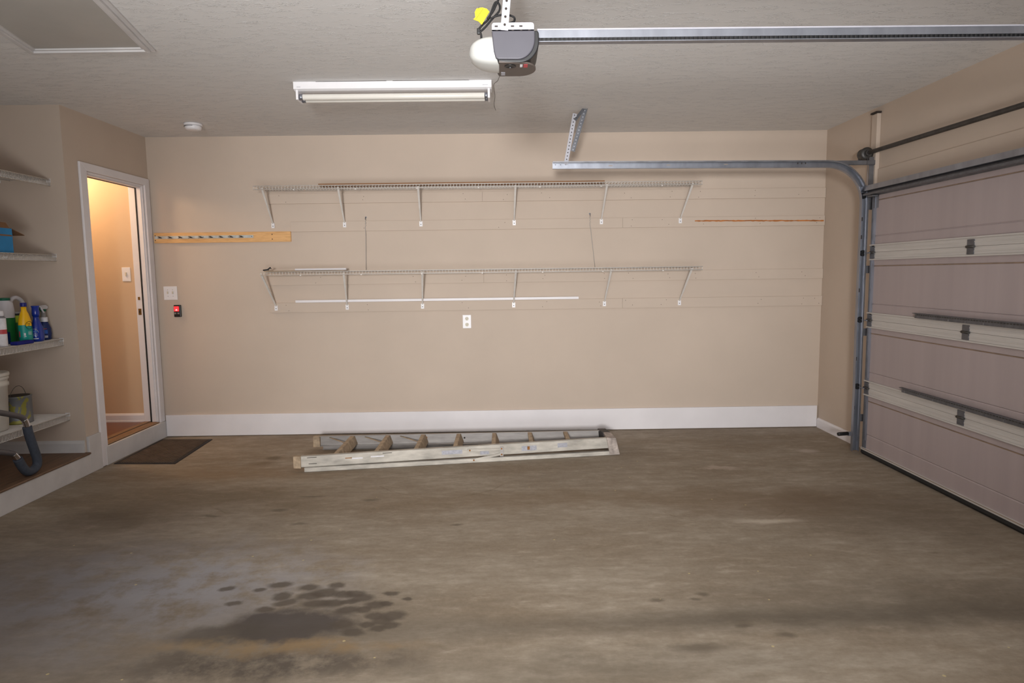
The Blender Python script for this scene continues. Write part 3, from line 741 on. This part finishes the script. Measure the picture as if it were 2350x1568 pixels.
# ------------------------------------------------------------------ sectional garage door
XD = 6.08
gd = thing('garage_door', 'closed four-section garage door with pale rails and pinkish panels', 'garage door', (XD, (DY0+DY1)/2, 0))
seams = [.045, .545, 1.085, 1.612, 2.115]
for k in range(4):
    z0, z1 = seams[k]+.0005, seams[k+1]-.0005
    b = MB().m('door_panel')
    g1, g2 = z0+.125, z1-.105
    prof = [(XD+.045, z0), (XD, z0), (XD, g1-.006), (XD+.005, g1), (XD, g1+.006), (XD, g2-.006), (XD+.005, g2), (XD, g2+.006), (XD, z1), (XD+.045, z1)]
    b.prism([(x, z) for x, z in prof], DY1, DY0-.01, 'y')
    b.m('rust_line').box(XD+.0008, XD+.003, DY1+.02, DY0-.06, g2-.0028, g2+.0028)
    sec = b.build('door_section', None, gd)
    top = k < 3
    def rail_part(za, zb_, lip_at):
        r = MB().m('door_rail').box(XD-.004, XD+.001, DY1, DY0-.012, za, zb_)
        r.box(XD-.016, XD+.001, DY1, DY0-.012, lip_at-.005, lip_at+.005)
        zc = (za+zb_)/2
        r.box(XD-.0065, XD+.001, DY1, DY0-.012, zc-.004, zc+.004)
        return r
    if k < 3: rail_part(z1-.056, z1, z1-.055).build('top_rail', None, sec, bevel=.0015)
    if k > 0: rail_part(z0, z0+.056, z0+.055).build('bottom_rail', None, sec, bevel=.0015)
    b = MB().m('galv').box(XD-.004, XD+.001, DY0-.062, DY0-.008, z0+.001, z1-.001).box(XD-.014, XD+.001, DY0-.064, DY0-.060, z0+.08, z1-.08).m('galv_dull').box(XD-.005, XD-.003, DY0-.030, DY0-.010, z0+.002, z1-.002)
    b.build('end_stile', None, sec)
for zs in seams[1:4]:
    for j, y in enumerate((DY0-.042, -2.05, -3.25, -4.45)):
        b = MB().m('strut').box(XD-.0085, XD-.002, y-.030, y+.030, zs+.008, zs+.044).box(XD-.0085, XD-.002, y-.030, y+.030, zs-.048, zs-.010)
        b.m('dark_steel').lathe([(.008, y-.036), (.008, y+.032)], (XD-.011, 0, zs) if False else (0, 0, 0), 10, 'y') if False else None
        b.m('dark_steel').tube([(XD-.011, y-.037, zs-.001), (XD-.011, y+.030, zs-.001)], .0085, 10)
        b.build('hinge', None, gd)
        if j == 0:
            r = MB().m('galv').tube([(XD-.03, DY0-.05, zs-.004), (XD-.03, DY0+.05, zs-.004)], .005, 8).m('black_plastic').lathe([(.022, DY0+.040), (.024, DY0+.045), (.024, DY0+.058), (.022, DY0+.062)], (XD-.03, 0, zs-.004), 16, 'y')
            r.build('roller', None, gd)
r = MB().m('galv').tube([(XD-.045, DY0-.05, 2.055), (XD-.045, DY0+.05, 2.055)], .005, 8).m('black_plastic').lathe([(.022, DY0+.040), (.024, DY0+.045), (.024, DY0+.058), (.022, DY0+.062)], (XD-.045, 0, 2.055), 16, 'y')
r.m('galv_dull').box(XD-.05, XD-.002, DY0-.09, DY0-.02, 2.035, 2.046).box(XD-.006, XD-.002, DY0-.09, DY0-.02, 1.95, 2.046)
r.build('top_roller_bracket', None, gd)
# top strut: flanged channel
b = MB().m('galv_dull').box(XD-.003, XD+.001, DY1, DY0+.05, 2.045, 2.125).box(XD-.062, XD, DY1, DY0+.05, 2.118, 2.122).box(XD-.062, XD, DY1, DY0+.05, 2.052, 2.056)
b.m('galv').box(XD-.064, XD-.060, DY1, DY0+.05, 2.086, 2.124).m('strut').box(XD-.064, XD-.060, DY1, DY0+.05, 2.050, 2.066).prism([(XD-.06, 2.088), (XD-.02, 2.084), (XD-.02, 2.072), (XD-.06, 2.066), (XD-.064, 2.066), (XD-.028, 2.075), (XD-.028, 2.081), (XD-.064, 2.088)], DY1, DY0+.05, 'y')
b.build('top_strut', None, gd)
for zs, y0 in ((1.141, -1.575), (.601, -1.468)):
    b = MB().m('strut').box(XD-.028, XD-.001, -5.2, y0, zs, zs+.004).box(XD-.031, XD-.027, -5.2, y0, zs, zs+.036).box(XD-.050, XD-.028, -5.2, y0, zs+.032, zs+.036)
    b.m('galv_dull')
    for k in range(8): b.box(XD-.033, XD-.030, y0-.04-k*.155, y0-.032-k*.155, zs+.002, zs+.014)
    b.m('dark_steel')
    for k in range(100): b.box(XD-.0325, XD-.0305, y0-.02-k*.024, y0-.032-k*.024, zs+.020, zs+.027)
    b.build('stiffener', None, gd)
b = MB().m('door_rail').box(XD-.012, XD+.04, DY1, DY0-.005, .040, .058).m('rust_line').box(XD-.0128, XD-.012, DY1, DY0-.02, .051, .055)
b.build('bottom_retainer', None, gd)
b = MB().m('black_rubber').prism([(XD-.006, .040), (XD+.036, .040), (XD+.042, .018), (XD+.03, .001), (XD-.0, .001), (XD-.012, .018)], DY1, DY0-.005, 'y')
b.build('bottom_seal', None, gd)
b = MB().m('galv').tube(smooth_path([(XD-.035, DY0+.005, .10), (XD-.035, DY0+.008, 1.2), (XD-.035, -.905, 2.34)]), .002, 6); b.build('lift_cable', None, gd)

# ------------------------------------------------------------------ track
TY = DY0+.055                                  # plane of the track's web
tr = thing('door_track', 'curved galvanised door track running from the floor up along the ceiling', 'door track', (6.05, TY, 0))
cx, cz, R = 5.74, 2.0, .30
path = [(6.045, .012)]+[(6.045, .5), (6.040, 1.0), (6.040, 1.6), (6.040, 1.98)]
path += [(cx+R*math.cos(t), cz+R*math.sin(t)) for t in [PI/2*k/16 for k in range(0, 17)]]
path += [(5.2, 2.304), (4.6, 2.308), (4.0, 2.312), (3.597, 2.314)]
def ribbon(path, offs_in, offs_out, y0, y1, mb):
    """sweep a rectangle (across the path in its own plane, and y0..y1 deep) along a path in x,z"""
    rings = []
    for i, p in enumerate(path):
        a = path[max(i-1, 0)]; c = path[min(i+1, len(path)-1)]
        d = Vector((c[0]-a[0], c[1]-a[1])).normalized(); nrm = Vector((d.y, -d.x))   # points away from the bend's centre
        P_ = Vector(p); q0 = P_+nrm*offs_in; q1 = P_+nrm*offs_out
        rings.append([mb.bm.verts.new(v) for v in ((q0.x, y0, q0.y), (q1.x, y0, q1.y), (q1.x, y1, q1.y), (q0.x, y1, q0.y))])
    for i in range(len(rings)-1):
        for k in range(4): mb._f([rings[i][k], rings[i][(k+1) % 4], rings[i+1][(k+1) % 4], rings[i+1][k]])
    mb._f(rings[0]); mb._f(rings[-1][::-1])
b = MB().m('galv')
ribbon(path, -.027, .027, TY, TY+.003, b)                      # web
ribbon(path, .024, .028, TY-.030, TY+.001, b)                  # outer flange
ribbon(path, -.028, -.024, TY-.030, TY+.001, b)                # inner flange
b.m('galv_dull'); ribbon(path, .016, .026, TY-.031, TY-.028, b)
b.m('galv')
b.m('dark_hole')
for x in (5.50, 5.53, 5.56): b.box(x-.003, x+.003, TY-.0318, TY-.0308, 2.30, 2.312)
for x in (3.62, 3.66, 3.70): b.box(x-.004, x+.004, TY-.001, TY+.0, 2.318, 2.322)
for z in (.35, .75, 1.30, 1.72, 1.86): b.box(6.032, 6.040, TY-.0012, TY-.0002, z, z+.03)
ch = b.build('track_channel', None, tr)
for x in (4.05, 4.50, 4.95):
    b = MB().m('tan_mark').box(x-.014, x+.014, TY-.0012, TY-.0002, 2.306, 2.312); o = b.build('worn_mark', None, ch)
for z in (.25, .95, 1.45):
    MB().m('galv_dull').box(6.05, W-.0005, TY+.003, TY+.007, z, z+.06).box(6.045, 6.055, TY+.001, TY+.010, z+.02, z+.04).build('jamb_bracket', None, tr)
b = MB().m('galv_dull').box(6.09, W-.0005, TY+.032, TY+.036, 1.95, 2.36).box(W-.006, W-.0005, TY-.02, TY+.034, 1.9, 2.09).box(6.05, 6.10, TY+.006, TY+.010, 2.0, 2.1)
b.build('flag_bracket', None, tr)
b = MB().m('galv_dull').box(5.70, 6.128, TY+.012, TY+.016, 2.298, 2.330).box(5.70, 6.128, TY+.012, TY+.03, 2.296, 2.299)
b.build('track_brace', None, tr)
# perforated hanger angles at the free end
def perforated(b, p0, p1, w, n, nrm=(0, 1, 0), key='bracket_white', key2='dark_hole', r=.0045):
    b.m(key).beam(p0, p1, w, .003, nrm); p0, p1 = Vector(p0), Vector(p1); b.m(key2)
    for k in range(n):
        q = p0+(p1-p0)*((k+.5)/n); b.lathe([(r, q.y-.0024), (r, q.y+.0024)], (q.x, 0, q.z), 8, 'y')
b = MB(); perforated(b, (3.70, TY-.004, 2.322), (3.772, TY-.004, 2.705), .032, 15); b.build('hanger_strap', None, tr)
b = MB(); perforated(b, (3.756, TY+.02, 2.425), (3.855, TY+.02, H), .034, 13, key='strut', key2='label_grey'); b.m('strut').beam((3.772, TY+.022, 2.43), (3.872, TY+.022, H), .003, .03, (0, 1, 0))
b.build('hanger_angle', None, tr)
b = MB().m('strut').beam((3.772, TY-.0065, 2.655), (3.842, TY+.012, H-.002), .022, .005, (0, 1, 0)).m('dark_steel').beam((3.78, TY-.0085, 2.672), (3.79, TY+.0185, 2.69), .008, .008); b.build('ceiling_plate', None, tr)

# torsion shaft
ts = thing('torsion_shaft', 'dark steel torsion shaft mounted on the header above the garage door', 'shaft', (6.08, -3.2, 2.375))
SX, SZ = 6.075, 2.378
MB().tube([(SX, -.80, SZ+.012), (SX, -5.9, SZ-.058)], .0165, 14).build('shaft', 'dark_steel', ts)
b = MB().m('dark_steel').lathe([(.030, -.845), (.050, -.838), (.050, -.826), (.042, -.820), (.042, -.790), (.046, -.780), (.046, -.772), (.03, -.768)], (SX, 0, SZ+.008), 24, 'y')
b.build('cable_drum', None, ts)
MB().m('galv_dull').box(SX-.03, W-.0005, -.764, -.760, SZ-.055, SZ+.03).box(W-.004, W-.0005, -.764, -.72, SZ-.055, SZ+.03).build('bearing_plate', None, ts)
MB().tube([(SX, -.87, SZ+.010), (SX, -.852, SZ+.01)], .024, 14).build('collar', 'dark_steel', ts)

# safety sensor
ss = thing('safety_sensor', 'small black safety sensor low on the door track beside the white baseboard', 'sensor', (5.98, TY+.01, .146))
MB().tube([(5.915, TY+.012, .144), (5.925, TY+.012, .145), (6.00, TY+.012, .149)], [.013, .0155, .0155], 14).build('body', 'black_plastic', ss)
MB().m('galv_dull').box(5.995, 6.03, TY+.003, TY+.008, .13, .165).build('bracket', None, ss)

# ------------------------------------------------------------------ shelf alcove
def alcove_shelf(label, zt, xf=-.11, xb=-.50, drop=.045):
    s = thing('alcove_wire_shelf', label, 'shelf', (xf, -2.2, zt), 'wire shelves in the alcove')
    b = MB(); y0, y1 = YA-.004, -3.4
    for x, z, r in ((xf, zt, .0032), (xf, zt-drop, .0032), ((xf+xb)/2, zt-.004, .003), (xb, zt-.004, .003), (xf-.10, zt-.004, .003), (xb+.10, zt-.004, .003)):
        b.tube([(x, y0, z), (x, y1, z)], r, 6)
    n = int((y0-y1)/.0128)
    for k in range(n+1):
        y = y0-.003-k*(y0-y1-.006)/n
        b.tube([(xb, y, zt+.0005), (xf+.001, y, zt+.0005), (xf+.001, y, zt-drop)], .0026, 4, cap=False)
    b.build('wire_deck', 'wire', s)
    for y in (-2.7, -3.38):
        MB().beam((xf-.012, y, zt-drop+.012), (AX+.003, y, zt-.38), .014, .006, (1, 0, 1)).build('support_brace', 'wire', s)
    for xa in (xb-.003, xf-.03): MB().box(xa, xa+.033, y0+.0003, y0+.0038, zt-.018, zt+.008).build('end_bracket', 'white_plastic', s)
    return s
AZ = (2.210, 1.664, 1.036, .465)
alcove_shelf('empty wire shelf in the alcove, topmost of the four', AZ[0])
alcove_shelf('alcove wire shelf holding the cardboard box, second from the top', AZ[1])
alcove_shelf('alcove wire shelf holding the cleaning bottles', AZ[2])
alcove_shelf('alcove wire shelf holding the paint can and bucket', AZ[3])
Z3 = AZ[2]+.0034; Z4 = AZ[3]+.0034; Z2 = AZ[1]+.0034

# cardboard box
t = thing('cardboard_box', 'blue printed cardboard box with a brown flap folded out, in the alcove', 'box', (-.27, -1.72, Z2))
b = MB().m('cyan_box').box(-.43, -.145, -1.90, -1.513, Z2, Z2+.165).m('card').box(-.1448, -.1435, -1.90, -1.52, Z2+.112, Z2+.122).m('card').box(-.42, -.155, -1.89, -1.523, Z2+.166, Z2+.168)
b.build('carton', None, t)
b = MB().m('card').hexa([(-.43, -1.52, Z2+.164), (-.145, -1.52, Z2+.164), (-.155, -1.385, Z2+.125), (-.43, -1.385, Z2+.125), (-.43, -1.52, Z2+.168), (-.145, -1.52, Z2+.168), (-.155, -1.385, Z2+.129), (-.43, -1.385, Z2+.129)])
b.build('flap', None, t)
MB().m('card').hexa([(-.145, -1.9, Z2+.164), (-.145, -1.53, Z2+.164), (-.149, -1.53, Z2+.166), (-.149, -1.9, Z2+.166), (-.17, -1.88, Z2+.215), (-.17, -1.53, Z2+.205), (-.174, -1.53, Z2+.205), (-.174, -1.88, Z2+.215)]).build('flap', None, t)

# bottles
t = thing('yellow_cleaner_bottle', 'yellow cleaner bottle with teal label and blue cap', 'bottle', (-.185, -1.415, Z3))
b = MB().lathe([(.040, Z3), (.046, Z3+.006), (.047, Z3+.04), (.047, Z3+.12), (.043, Z3+.16), (.030, Z3+.205), (.019, Z3+.228), (.018, Z3+.26)], (-.185, -1.415, 0), 24, sx=.8,
              keys=['teal_label', 'teal_label', 'teal_label', 'yellow_plastic', 'yellow_plastic', 'yellow_plastic', 'yellow_plastic'])
b.build('body', None, t)
MB().m('navy_plastic').lathe([(.019, Z3+.256), (.020, Z3+.258), (.020, Z3+.281), (.018, Z3+.284)], (-.185, -1.415, 0), 20).build('cap', None, t)
def on_round(mb, cx, cy, r, a0, a1, z0, z1, n=8, sx=1, off=.001, t=.0012, slope=0):
    """thin patch wrapped on a round body"""
    for k in range(n):
        q = []
        for a in (a0+(a1-a0)*k/n, a0+(a1-a0)*(k+1)/n):
            q.append(((cx+(r+off)*math.cos(a)*sx, cy+(r+off)*math.sin(a)), (cx+(r+off-t)*math.cos(a)*sx, cy+(r+off-t)*math.sin(a)), slope*(a-a0)))
        (o1, i1_, s1), (o2, i2_, s2) = q
        mb.hexa([(*o1, z0+s1), (*o2, z0+s2), (*i2_, z0+s2), (*i1_, z0+s1), (*o1, z1+s1), (*o2, z1+s2), (*i2_, z1+s2), (*i1_, z1+s1)])
VA = -.97      # direction towards the room's middle, as an angle
b = MB().m('teal_label'); on_round(b, -.185, -1.415, .0475, VA-1.2, VA+.2, Z3+.10, Z3+.128, 8, .8, .0012)
b.m('dark_hole'); a_c = VA+.75
pts = [(-.185+.0498*.8*math.cos(a_c+.55*math.cos(u)), -1.415+.0498*math.sin(a_c+.55*math.cos(u)), Z3+.125+.027*math.sin(u)) for u in [2*PI*k/20 for k in range(20)]]
b.tube(pts, .0015, 5, closed=True)
pts = [(-.185+.0498*.8*math.cos(a_c+.3*u), -1.415+.0498*math.sin(a_c+.3*u), Z3+.125+w) for u, w in ((-1, .010), (.1, .015), (-.4, -.008), (.8, -.012))]
b.tube(pts, .0014, 5)
b.m('paper_white'); on_round(b, -.185, -1.415, .0475, VA-.1, VA+.14, Z3+.055, Z3+.072, 3, .8, .0014); on_round(b, -.185, -1.415, .0475, VA-.06, VA+.2, Z3+.046, Z3+.051, 3, .8, .0014)
for k in range(3): on_round(b, -.185, -1.415, .0475, VA+.5, VA+1.05, Z3+.060+k*.008, Z3+.063+k*.008, 4, .8, .0014)
b.m('red_label'); on_round(b, -.185, -1.415, .0475, VA-.95, VA-.7, Z3+.045, Z3+.085, 3, .8, .0014)
b.build('label', None, t)

t = thing('blue_spray_bottle', 'bright blue spray bottle with white trigger, beside the yellow bottle', 'bottle', (-.175, -1.315, Z3))
MB().m('blue_clear').lathe([(.040, Z3), (.046, Z3+.008), (.049, Z3+.035), (.048, Z3+.07), (.042, Z3+.105), (.028, Z3+.14), (.021, Z3+.165), (.022, Z3+.185)], (-.175, -1.315, 0), 28, sx=.8).build('body', None, t)
b = MB().m('blue_clear').lathe([(.023, Z3+.183), (.024, Z3+.20), (.022, Z3+.245), (.026, Z3+.252), (.026, Z3+.258)], (-.175, -1.315, 0), 20); sp = b.build('spray_head', None, t)
b = MB().m('jug_white').tube(smooth_path([(-.172, -1.305, Z3+.252), (-.165, -1.275, Z3+.248), (-.165, -1.258, Z3+.225), (-.165, -1.245, Z3+.205), (-.165, -1.235, Z3+.2)]), [.006]*24+[.004], 8) if False else MB().m('jug_white').tube(smooth_path([(-.172, -1.305, Z3+.252), (-.165, -1.275, Z3+.248), (-.165, -1.262, Z3+.225), (-.165, -1.245, Z3+.205)]), .006, 8)
b.build('trigger', None, t)
b = MB().m('label_grey')
pts = [(-.175+.0505*.8*math.cos(VA-.3+.6*math.cos(u)), -1.315+.0505*math.sin(VA-.3+.6*math.cos(u)), Z3+.065+.028*math.sin(u)) for u in [PI*k/12 for k in range(13)]]
b.tube(pts, .0018, 5)
b.m('blue_label'); on_round(b, -.175, -1.315, .049, VA-.8, VA+.2, Z3+.068, Z3+.082, 6, .8, .0016)
b.m('paper_white'); on_round(b, -.175, -1.315, .049, VA-.8, VA+.25, Z3+.02, Z3+.026, 6, .8, .0016)
b.m('label_grey'); on_round(b, -.175, -1.315, .049, VA-.8, VA+.2, Z3+.055, Z3+.058, 6, .8, .0016); on_round(b, -.175, -1.315, .049, VA-.8, VA+.2, Z3+.043, Z3+.046, 6, .8, .0016)
b.build('label', None, t)

t = thing('glass_cleaner_bottle', 'dark blue round spray bottle with green and white trigger, next to the corner', 'bottle', (-.20, -1.20, Z3))
MB().m('blue_dark').lathe([(.036, Z3), (.046, Z3+.008), (.050, Z3+.045), (.047, Z3+.085), (.034, Z3+.12), (.024, Z3+.136), (.023, Z3+.14)], (-.20, -1.20, 0), 28, sx=.8).build('body', None, t)
MB().m('paper_white').lathe([(.024, Z3+.134), (.025, Z3+.136), (.025, Z3+.166), (.022, Z3+.168)], (-.20, -1.20, 0), 20).build('collar', None, t)
b = MB().lathe([(.016, Z3+.166), (.015, Z3+.21), (.019, Z3+.212), (.019, Z3+.226), (.012, Z3+.228)], (-.20, -1.20, 0), 16, keys=['clear_grey', 'green_plastic', 'green_plastic', 'green_plastic'])
b.m('jug_white').prism([(-1.245, Z3+.236), (-1.24, Z3+.256), (-1.19, Z3+.258), (-1.168, Z3+.248), (-1.166, Z3+.238), (-1.178, Z3+.228), (-1.225, Z3+.228)], -.214, -.186, 'x')
b.m('green_plastic').box(-.212, -.188, -1.258, -1.244, Z3+.236, Z3+.256)
sh = b.build('spray_head', None, t)
MB().m('green_plastic').tube([(-.20, -1.238, Z3+.232), (-.20, -1.246, Z3+.212), (-.20, -1.243, Z3+.198)], .006, 8).build('trigger', None, sh)
b = MB().m('blue_label'); on_round(b, -.20, -1.20, .050, VA-.5, VA+.5, Z3+.048, Z3+.075, 6, .8, .0014)
b.m('label_grey'); on_round(b, -.20, -1.20, .049, VA-.55, VA+.5, Z3+.018, Z3+.034, 6, .8, .002)
b.m('red_label'); on_round(b, -.20, -1.20, .048, VA-.5, VA+.4, Z3+.083, Z3+.086, 6, .8, .003)
b.build('label', None, t)

t = thing('white_jug', 'tall white bottle with green cap, behind the yellow bottle', 'bottle', (-.31, -1.425, Z3))
b = MB().lathe([(.05, Z3), (.055, Z3+.006), (.055, Z3+.18), (.055, Z3+.24), (.05, Z3+.285), (.034, Z3+.30), (.034, Z3+.304)], (-.31, -1.425, 0), 24,
              keys=['jug_white', 'green_label', 'jug_white', 'jug_white', 'jug_white', 'jug_white']); b.build('body', None, t)
MB().m('green_plastic').lathe([(.036, Z3+.302), (.036, Z3+.318), (.033, Z3+.32)], (-.31, -1.425, 0), 20).build('cap', None, t)
t = thing('handled_jug', 'lime labelled jug with a big curved white handle, behind the bright blue bottle', 'jug', (-.33, -1.29, Z3))
b = MB().lathe([(.07, Z3), (.078, Z3+.008), (.078, Z3+.14), (.078, Z3+.19), (.07, Z3+.205), (.065, Z3+.215)], (-.33, -1.29, 0), 24, sy=1, sx=.7, keys=['lime_label', 'green_label', 'lime_label', 'dark_label', 'clear_grey']); b.build('body', None, t)
b = MB().m('jug_white').tube(smooth_path([(-.33, -1.345, Z3+.185), (-.33, -1.350, Z3+.25), (-.33, -1.335, Z3+.298), (-.33, -1.29, Z3+.318), (-.33, -1.235, Z3+.295), (-.33, -1.212, Z3+.24), (-.33, -1.215, Z3+.19)]), .0145, 10); b.build('handle', None, t)
t = thing('spray_can', 'white and red aerosol can at the edge of the frame, on the bottle shelf', 'spray can', (-.17, -1.66, Z3))
b = MB().lathe([(.031, Z3), (.033, Z3+.004), (.033, Z3+.085), (.033, Z3+.115), (.033, Z3+.19), (.024, Z3+.205)], (-.17, -1.66, 0), 24, keys=['paper_white', 'paper_white', 'red_label', 'paper_white', 'galv']); b.build('can', None, t)
MB().m('paper_white').lathe([(.024, Z3+.203), (.024, Z3+.235), (.02, Z3+.24)], (-.17, -1.66, 0), 20).build('cap', None, t)
o = MB().m('blue_dark').box(-.34, -.24, -1.585, -1.485, Z3, Z3+.085).build('blue_carton', None, None, bevel=.004)
tag(o, 'small dark blue carton between the spray can and the yellow bottle', 'box')
o = MB().m('sponge').box(-.165, -.112, -1.60, -1.44, Z3, Z3+.024).build('blue_sponge', None, None, bevel=.006)
tag(o, 'flat dark blue sponge lying at the front of the bottle shelf', 'sponge')

# paint can and bucket on the bottom shelf
px_, py_ = -.275, -1.43
t = thing('paint_can', 'open metal paint can with worn yellow label and raised wire handle', 'paint can', (px_, py_, Z4))
b = MB().m('can').lathe([(.083, Z4), (.086, Z4+.003), (.084, Z4+.008), (.084, Z4+.185), (.087, Z4+.19), (.087, Z4+.196), (.076, Z4+.196)], (px_, py_, 0), 36)
b.build('body', None, t)
MB().m('dark_hole').lathe([(.076, Z4+.190), (.076, Z4+.1975)], (px_, py_, 0), 32).build('rim_opening', None, t)
b = MB().m('dark_hole').lathe([(.014, 0), (.014, .004)], (0, 0, 0), 14, 'x')
bmesh.ops.rotate(b.bm, verts=b.bm.verts, cent=(0, 0, 0), matrix=Matrix.Rotation(-1.75, 3, 'Z')); bmesh.ops.translate(b.bm, verts=b.bm.verts, vec=(px_+.083*math.cos(-1.75), py_+.083*math.sin(-1.75), Z4+.135))
b.build('handle_ear', None, t)
b = MB().m('dark_steel').tube([(px_+.01*math.sin(a), py_+.087*math.cos(a)*.98, Z4+.14+.125*math.sin(a)) for a in [PI*k/18 for k in range(19)]], .0018, 6); b.build('handle', None, t)
t = thing('white_bucket', 'white plastic bucket cut by the frame edge, beside the paint can', 'bucket', (-.31, -1.70, Z4))
b = MB().m('bucket').lathe([(.128, Z4), (.132, Z4+.01), (.146, Z4+.30), (.154, Z4+.305), (.154, Z4+.325), (.148, Z4+.33), (.148, Z4+.345), (.155, Z4+.35), (.155, Z4+.37), (.148, Z4+.372)], (-.31, -1.70, 0), 36); b.build('body', None, t)
MB().m('bucket').lathe([(.158, Z4+.371), (.16, Z4+.374), (.16, Z4+.392), (.15, Z4+.396)], (-.31, -1.70, 0), 36).build('lid', None, t)

# bent tube frame leaning at the alcove edge
t = thing('bent_tube_frame', 'bent metal tube frame with dark grey foam sleeve, standing in the alcove', 'tube frame', (0, -1.72, FZ))
X0 = -.012
def tb(y, z, x=X0): return (x, y, z)
loop = smooth_path([tb(-1.716, .50), tb(-1.705, .44), tb(-1.672, .33), tb(-1.652, .262), tb(-1.660, .216), tb(-1.705, .196), tb(-1.752, .202), tb(-1.790, .245), tb(-1.825, .31)], 6)
MB().tube(loop, .0285, 14).build('foam_sleeve', 'foam', t)
MB().tube(smooth_path([tb(-1.716, .50), tb(-1.726, .535), tb(-1.74, .557)]), .020, 14).build('chrome_sleeve', 'chrome', t)
MB().tube(smooth_path([tb(-1.825, .31), tb(-1.845, .338), tb(-1.86, .354)]), .020, 14).build('chrome_sleeve', 'chrome', t)
MB().tube(smooth_path([tb(-1.738, .556), tb(-1.765, .578), tb(-1.83, .605), tb(-1.95, .648), tb(-2.4, .80)]), .0185, 14).build('upper_tube', 'tube_grey', t)
MB().tube(smooth_path([tb(-1.857, .352), tb(-1.885, .366), tb(-1.98, .40), tb(-2.4, .55)]), .0185, 14).build('lower_tube', 'tube_grey', t)

# ------------------------------------------------------------------ camera
f_px, pitch, roll, yaw = 1500., .1029, -.013, .01
cam = bpy.data.cameras.new('camera'); co = bpy.data.objects.new('camera', cam); C.objects.link(co)
cam.sensor_width = 36; cam.sensor_fit = 'HORIZONTAL'; cam.lens = 36*f_px/2350; cam.clip_start = .02
r0 = Vector((math.cos(yaw), -math.sin(yaw), 0)); fh = Vector((math.sin(yaw), math.cos(yaw), 0)); u0 = Vector((0, 0, 1))
fwd = fh*math.cos(pitch)-u0*math.sin(pitch); up = fh*math.sin(pitch)+u0*math.cos(pitch)
rr_ = r0*math.cos(roll)+up*math.sin(roll)*1; uu_ = up*math.cos(roll)-r0*math.sin(roll)
mw = Matrix((rr_, uu_, -fwd)).transposed().to_4x4(); mw.translation = (3.2125, -6.0663, 1.4803)
co.matrix_world = mw
bpy.context.scene.camera = co

# ------------------------------------------------------------------ light
def area(name, loc, target, size, power, col, spread=PI, size_y=None):
    l = bpy.data.lights.new(name, 'AREA'); l.energy = power; l.color = col; l.size = size; l.spread = spread
    if size_y: l.shape = 'RECTANGLE'; l.size_y = size_y
    else: l.shape = 'DISK'
    o = bpy.data.objects.new(name, l); C.objects.link(o); o.location = loc
    o.rotation_euler = (Vector(target)-Vector(loc)).to_track_quat('-Z', 'Y').to_euler()
    return o
def spot(name, loc, target, power, col, angle, blend, radius):
    l = bpy.data.lights.new(name, 'SPOT'); l.energy = power; l.color = col; l.spot_size = math.radians(angle); l.spot_blend = blend; l.shadow_soft_size = radius
    o = bpy.data.objects.new(name, l); C.objects.link(o); o.location = loc
    o.rotation_euler = (Vector(target)-Vector(loc)).to_track_quat('-Z', 'Y').to_euler()
spot('key_spot', (2.8, -8.8, 1.66), (3.5, 0, 1.40), 1950, (1, .99, .98), 56, 1, .32)  # stand-in key light behind the camera; cone narrowed so the corners fall off
area('upward_fill', (3.1, -6.9, .25), (3.15, -5.0, H), 2.2, 200, (.985, .99, 1), 2.2, size_y=2.0)  # added fill aimed upward to brighten the ceiling; no sunlit floor there
area('overhead_fill', (3.3, -5.5, 2.70), (3.4, -3.1, 0), 1.8, 46, (1, .99, .975), 1.95, size_y=1.5)  # added overhead fill out of view, aimed down to brighten the floor
area('daylight_opening', (5.6, -9.0, 1.4), (1.0, -2.0, .8), 2.0, 26, (.62, .77, 1), size_y=1.6)
p = bpy.data.lights.new('hall_lamp', 'POINT'); p.energy = 40; p.color = (1, .70, .42); p.shadow_soft_size = .09
po = bpy.data.objects.new('hall_lamp', p); C.objects.link(po); po.location = (-.78, -.48, 2.45)

w = bpy.data.worlds.new('world'); bpy.context.scene.world = w; w.use_nodes = True
w.node_tree.nodes['Background'].inputs[0].default_value = (.6, .7, .9, 1); w.node_tree.nodes['Background'].inputs[1].default_value = .2

sc = bpy.context.scene
sc.view_settings.view_transform = 'Standard'; sc.view_settings.look = 'None'
sc.view_settings.exposure = -.4; sc.view_settings.gamma = 1; sc.view_settings.use_curve_mapping = False
sc.cycles.use_denoising = True
sc.cycles.max_bounces = 8; sc.cycles.diffuse_bounces = 5
